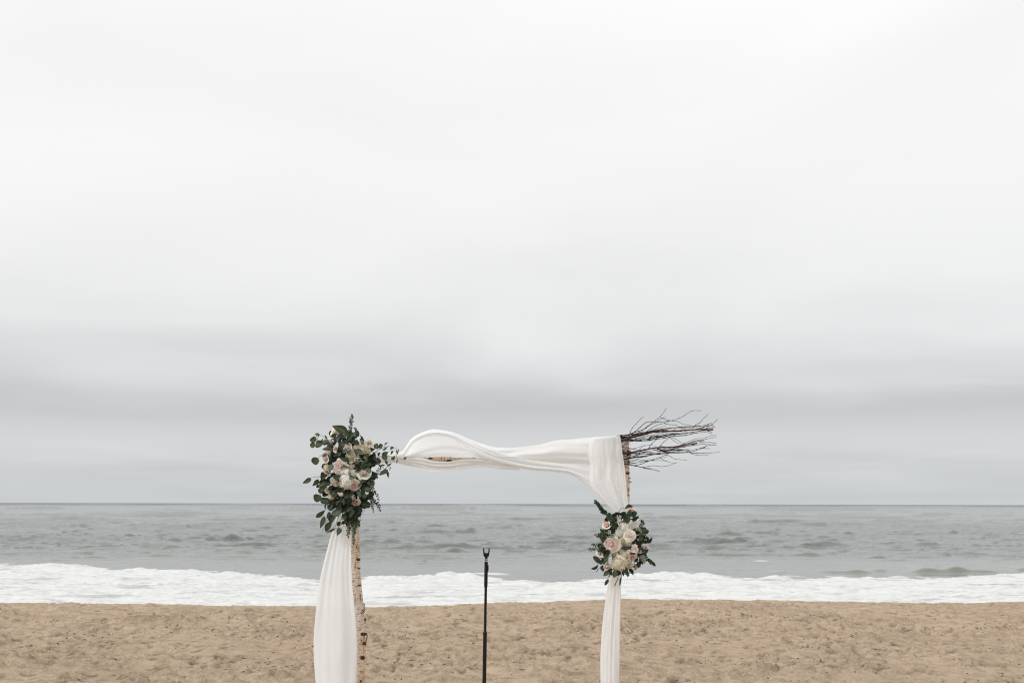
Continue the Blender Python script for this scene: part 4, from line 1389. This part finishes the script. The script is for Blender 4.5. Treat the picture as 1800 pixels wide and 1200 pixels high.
for a in [(1111, 896, 7.5, .25, .9, P_BLUSH, 1, 5), (1066, 921, 8, -.45, .8, P_BLUSH, 2, 4, .02, 1.3), (1071, 934.5, 4.3, .7, .0, P_CREAM, 2, 3),
          (1108, 941, 10.5, .05, .05, P_CREAM, 0, 6, .015), (1075.5, 956.5, 13.5, -.3, -.1, P_BLUSH, 0, 7, .01), (1054, 972, 6, -.3, .5, P_BLUSH, 1, 4),
          (1056.7, 981.7, 2.4, -.3, 0, P_CREAM, 2, 2), (1116.5, 964, 6, -.1, .15, P_BLUSH, 0, 4, .01), (1124, 969.5, 4.6, .1, -.2, P_BLUSH, 0, 4, .01),
          (1136, 962, 5.2, .3, .2, P_BLUSH, 0, 4), (1112, 980, 8.5, .3, -.7, P_PINK, 0, 5), (1090, 982, 4.6, -.1, .1, P_BLUSH, 0, 3, .04),
          (1109, 995, 7.5, .4, -1.3, P_CREAM, 1, 5), (1117.5, 999, 4.2, .4, -.6, P_PINK, 0, 3), (1067.5, 996, 8, -.2, -1.4, P_BLUSH, 1, 5, .0, 1.2),
          (1134, 948, 2.4, .2, .6, P_BLUSH, 2, 2), (1135, 939, 1.9, .2, .5, P_BLUSH, 2, 0), (1133, 970, 2.4, -.3, -.2, P_CREAM, 2, 2), (1105, 968, 3.4, -.2, .2, P_BLUSH, 1, 3, .01)]:
    RB.rose(*a)
for a in [(1117, 923, 12.5, 'w', 1, .2, .3), (1098, 929, 11.5, 'w', 0, -.1, .2), (1089, 938, 9, 'w', 1, -.3), (1094, 949, 7.5, 'c', 1, 0, -.2), (1103, 955, 8, 'g', 1, 0, -.8),
          (1090, 988, 15, 'c', 0, 0, -.2, .02), (1097, 972, 10.5, 'c', 1, .1, .2), (1082, 972, 6, 'c', 1), (1126, 933, 8, 'w', 0, .5), (1115, 912, 6, 'w', 1, 0, .6)]:
    RB.hydrangea(*a)
for (a, b, s) in [(1088, 908, 4), (1091, 916, 3), (1097, 913, 3.4), (1073, 917, 2), (1066, 943, 2)]:
    o = RB.hydrangea(a, b, s, 'w', 1)
    o.name = 'waxflower'
RB.sprig([(1064, 903), (1056, 893), (1047, 881)], 26, 5.5, 2.6)
RB.sprig([(1080, 918), (1070, 905), (1062, 900)], 26, 6, 2.6)
RB.sprig([(1082, 925), (1074, 912), (1066, 902)], 20, 6, 2.4)
RB.sprig([(1103, 918), (1105, 907), (1107, 897)], 22, 5.5, 2.4)
RB.sprig([(1098, 918), (1100, 910), (1102, 905)], 14, 5.5, 2.4)
RB.sprig([(1068, 945), (1058, 942), (1047, 940)], 22, 6, 1.4, ang=1.0, name='fern_sprig')
RB.sprig([(1068, 938), (1062, 934), (1059, 932)], 14, 5, 1.2, ang=1.1, name='fern_sprig')
RB.sprig([(1066, 946), (1061, 950), (1056, 950)], 14, 5.5, 1.2, ang=1.1, name='fern_sprig')
RB.sprig([(1124, 928), (1128, 922), (1131, 915)], 16, 4.5, 1.1, ang=1.1, name='fern_sprig')
RB.sprig([(1062, 960), (1050, 958), (1042, 957)], 14, 5, 1.6, name='fern_sprig')
RB.sprig([(1060, 966), (1048, 965), (1035, 965)], 18, 4.5, 1.4, ang=1.0, name='fern_sprig')
RB.sprig([(1130, 978), (1140, 984), (1150, 992)], 28, 5, 2.2)
RB.sprig([(1096, 996), (1100, 1003), (1105, 1010)], 18, 6, 2.4)
RB.sprig([(1122, 950), (1125, 945), (1127, 938)], 12, 6, 2.2)
RB.sprig([(1088, 900), (1092, 893), (1097, 892)], 1, 2, .4, name='bare_sprig')
RB.sprig([(1122, 962), (1130, 966), (1137, 972)], 12, 5, 2.2)

# ------------------------------------------------------------------ microphone stand
ms_top = P(854.6, 991, 6.8); ms_bot = P(849.3, 1282, 6.8)
ms_base = Vector((ms_bot.x, 6.8, 0.0))
mic = thing('microphone_stand', tuple(ms_base), 'thin black microphone stand with an empty pronged clip between the arch posts', 'microphone stand')
axis = (ms_top - ms_base).normalized()
rotm = Vector((0, 0, 1)).rotation_difference(axis).to_matrix().to_4x4()
HT = (ms_top - ms_base).length
def up_at(py):
    w = P(852, py, 6.8)
    return (w.z - ms_base.z) / axis.z

def lathe(name, prof, mat, parent, sides=20, mtx=None):
    v, f = [], []
    for (r, z) in prof:
        for k in range(sides):
            a = 2 * math.pi * k / sides
            v.append((math.cos(a) * r, math.sin(a) * r, z))
    for i in range(len(prof) - 1):
        for k in range(sides):
            a = i * sides + k; b = i * sides + (k + 1) % sides
            f.append((a, b, b + sides, a + sides))
    f.append(tuple(reversed(range(sides)))); f.append(tuple((len(prof) - 1) * sides + k for k in range(sides)))
    me = mesh_from(v, f)
    o = obj(name, me, mat, parent)
    md = o.modifiers.new('bevel', 'EDGE_SPLIT'); md.split_angle = math.radians(40)
    if mtx is not None:
        o.matrix_basis = mtx
    return o

z1 = up_at(1112); z2 = up_at(1030); z3 = up_at(991)
lathe('lower_tube', [(.0125, .06), (.0125, z1)], BLACK, mic, mtx=rotm)
lathe('clutch', [(.0125, z1 - .012), (.0142, z1 - .010), (.0142, z1 + .004), (.0095, z1 + .012)], BLACK, mic, mtx=rotm)
lathe('upper_tube', [(.0088, z1), (.0088, z2 + .01)], BLACK, mic, mtx=rotm)
lathe('grip_tube', [(.0088, z2 - .008), (.0112, z2), (.0118, z2 + .012), (.0118, z3 - .01), (.0112, z3)], BLACK, mic, mtx=rotm)

def box_mesh(sx, sy, sz, bev=.0015):
    import bmesh
    bm = bmesh.new()
    bmesh.ops.create_cube(bm, size=1)
    bmesh.ops.scale(bm, vec=(sx, sy, sz), verts=bm.verts)
    bmesh.ops.bevel(bm, geom=bm.edges[:], offset=bev, segments=2, affect='EDGES')
    me = bpy.data.meshes.new('mesh'); bm.to_mesh(me); bm.free()
    return me
def at_z(x, y, z, extra=None):
    m_ = rotm @ Matrix.Translation((x, y, z))
    return m_ @ extra if extra is not None else m_
o = obj('lever', box_mesh(.006, .010, .042), BLACK, mic); o.matrix_basis = at_z(.0135, 0, up_at(998))
lathe('collar', [(.0088, z3), (.0125, z3 + .004), (.0125, z3 + .012), (.008, z3 + .016)], BLACK, mic, mtx=rotm)
# swivel: two cheeks with a bright screw between them
for sg in (-1, 1):
    o = obj('swivel_cheek', box_mesh(.0035, .014, .030), BLACK, mic); o.matrix_basis = at_z(sg * .0062, 0, z3 + .027)
v, f = tube_data([(-.0085, 0, 0), (.0085, 0, 0)], [.0028, .0028], 10)
o = obj('swivel_screw', mesh_from(v, f), STEEL, mic); o.matrix_basis = at_z(0, 0, z3 + .026)
lathe('clip_stem', [(.0055, z3 + .034), (.0085, z3 + .038), (.0085, z3 + .044), (.012, z3 + .050)], BLACK, mic, mtx=rotm)
# U-shaped clip: open cradle with two prongs
prof = []
for i in range(13):
    a = math.pi + math.pi * i / 12
    prof.append((math.cos(a) * .0175, math.sin(a) * .017))
prof = [(-.0195, .042), (-.0205, .030), (-.0192, .012)] + prof[1:-1] + [(.0192, .012), (.0205, .030), (.0195, .042)]
inner = [(x * (.66 if z > .02 else .54), z) for x, z in prof]
inner = [(x, max(z, .010 + abs(x) * .1)) for x, z in inner]
vs, fs = [], []
dpt = .017
n = len(prof)
for yy in (-dpt, dpt):
    for (x, z) in prof: vs.append((x, yy, z))
    for (x, z) in inner: vs.append((x, yy, z))
for i in range(n - 1):
    fs.append((i, i + 1, n + i + 1, n + i))
    fs.append((2 * n + i, 3 * n + i, 3 * n + i + 1, 2 * n + i + 1))
    fs.append((i, 2 * n + i, 2 * n + i + 1, i + 1))
    fs.append((n + i, n + i + 1, 3 * n + i + 1, 3 * n + i))
for e in (0, n - 1):
    fs.append((e, n + e, 3 * n + e, 2 * n + e))
o = obj('clip', mesh_from(vs, fs, smooth=False), BLACK, mic); o.matrix_basis = at_z(0, 0, z3 + .062, Matrix.Diagonal((1.08, 1, 1.05, 1)))
# tripod foot on the sand (below the frame)
lathe('hub', [(.012, .05), (.022, .055), (.024, .10), (.014, .12)], BLACK, mic)
for k in range(3):
    a = math.radians(90 + 120 * k)
    d = Vector((math.cos(a), math.sin(a), 0))
    v, f = tube_data([d * .015 + Vector((0, 0, .075)), d * .15 + Vector((0, 0, .045)), d * .30 + Vector((0, 0, .018))], [.008, .008, .008], 8)
    lg = obj('leg', mesh_from(v, f), BLACK, mic)
    v, f = tube_data([d * .27 + Vector((0, 0, .024)), d * .32 + Vector((0, 0, .010))], [.012, .011], 8)
    obj('rubber_foot', mesh_from(v, f), RUBBER, lg)
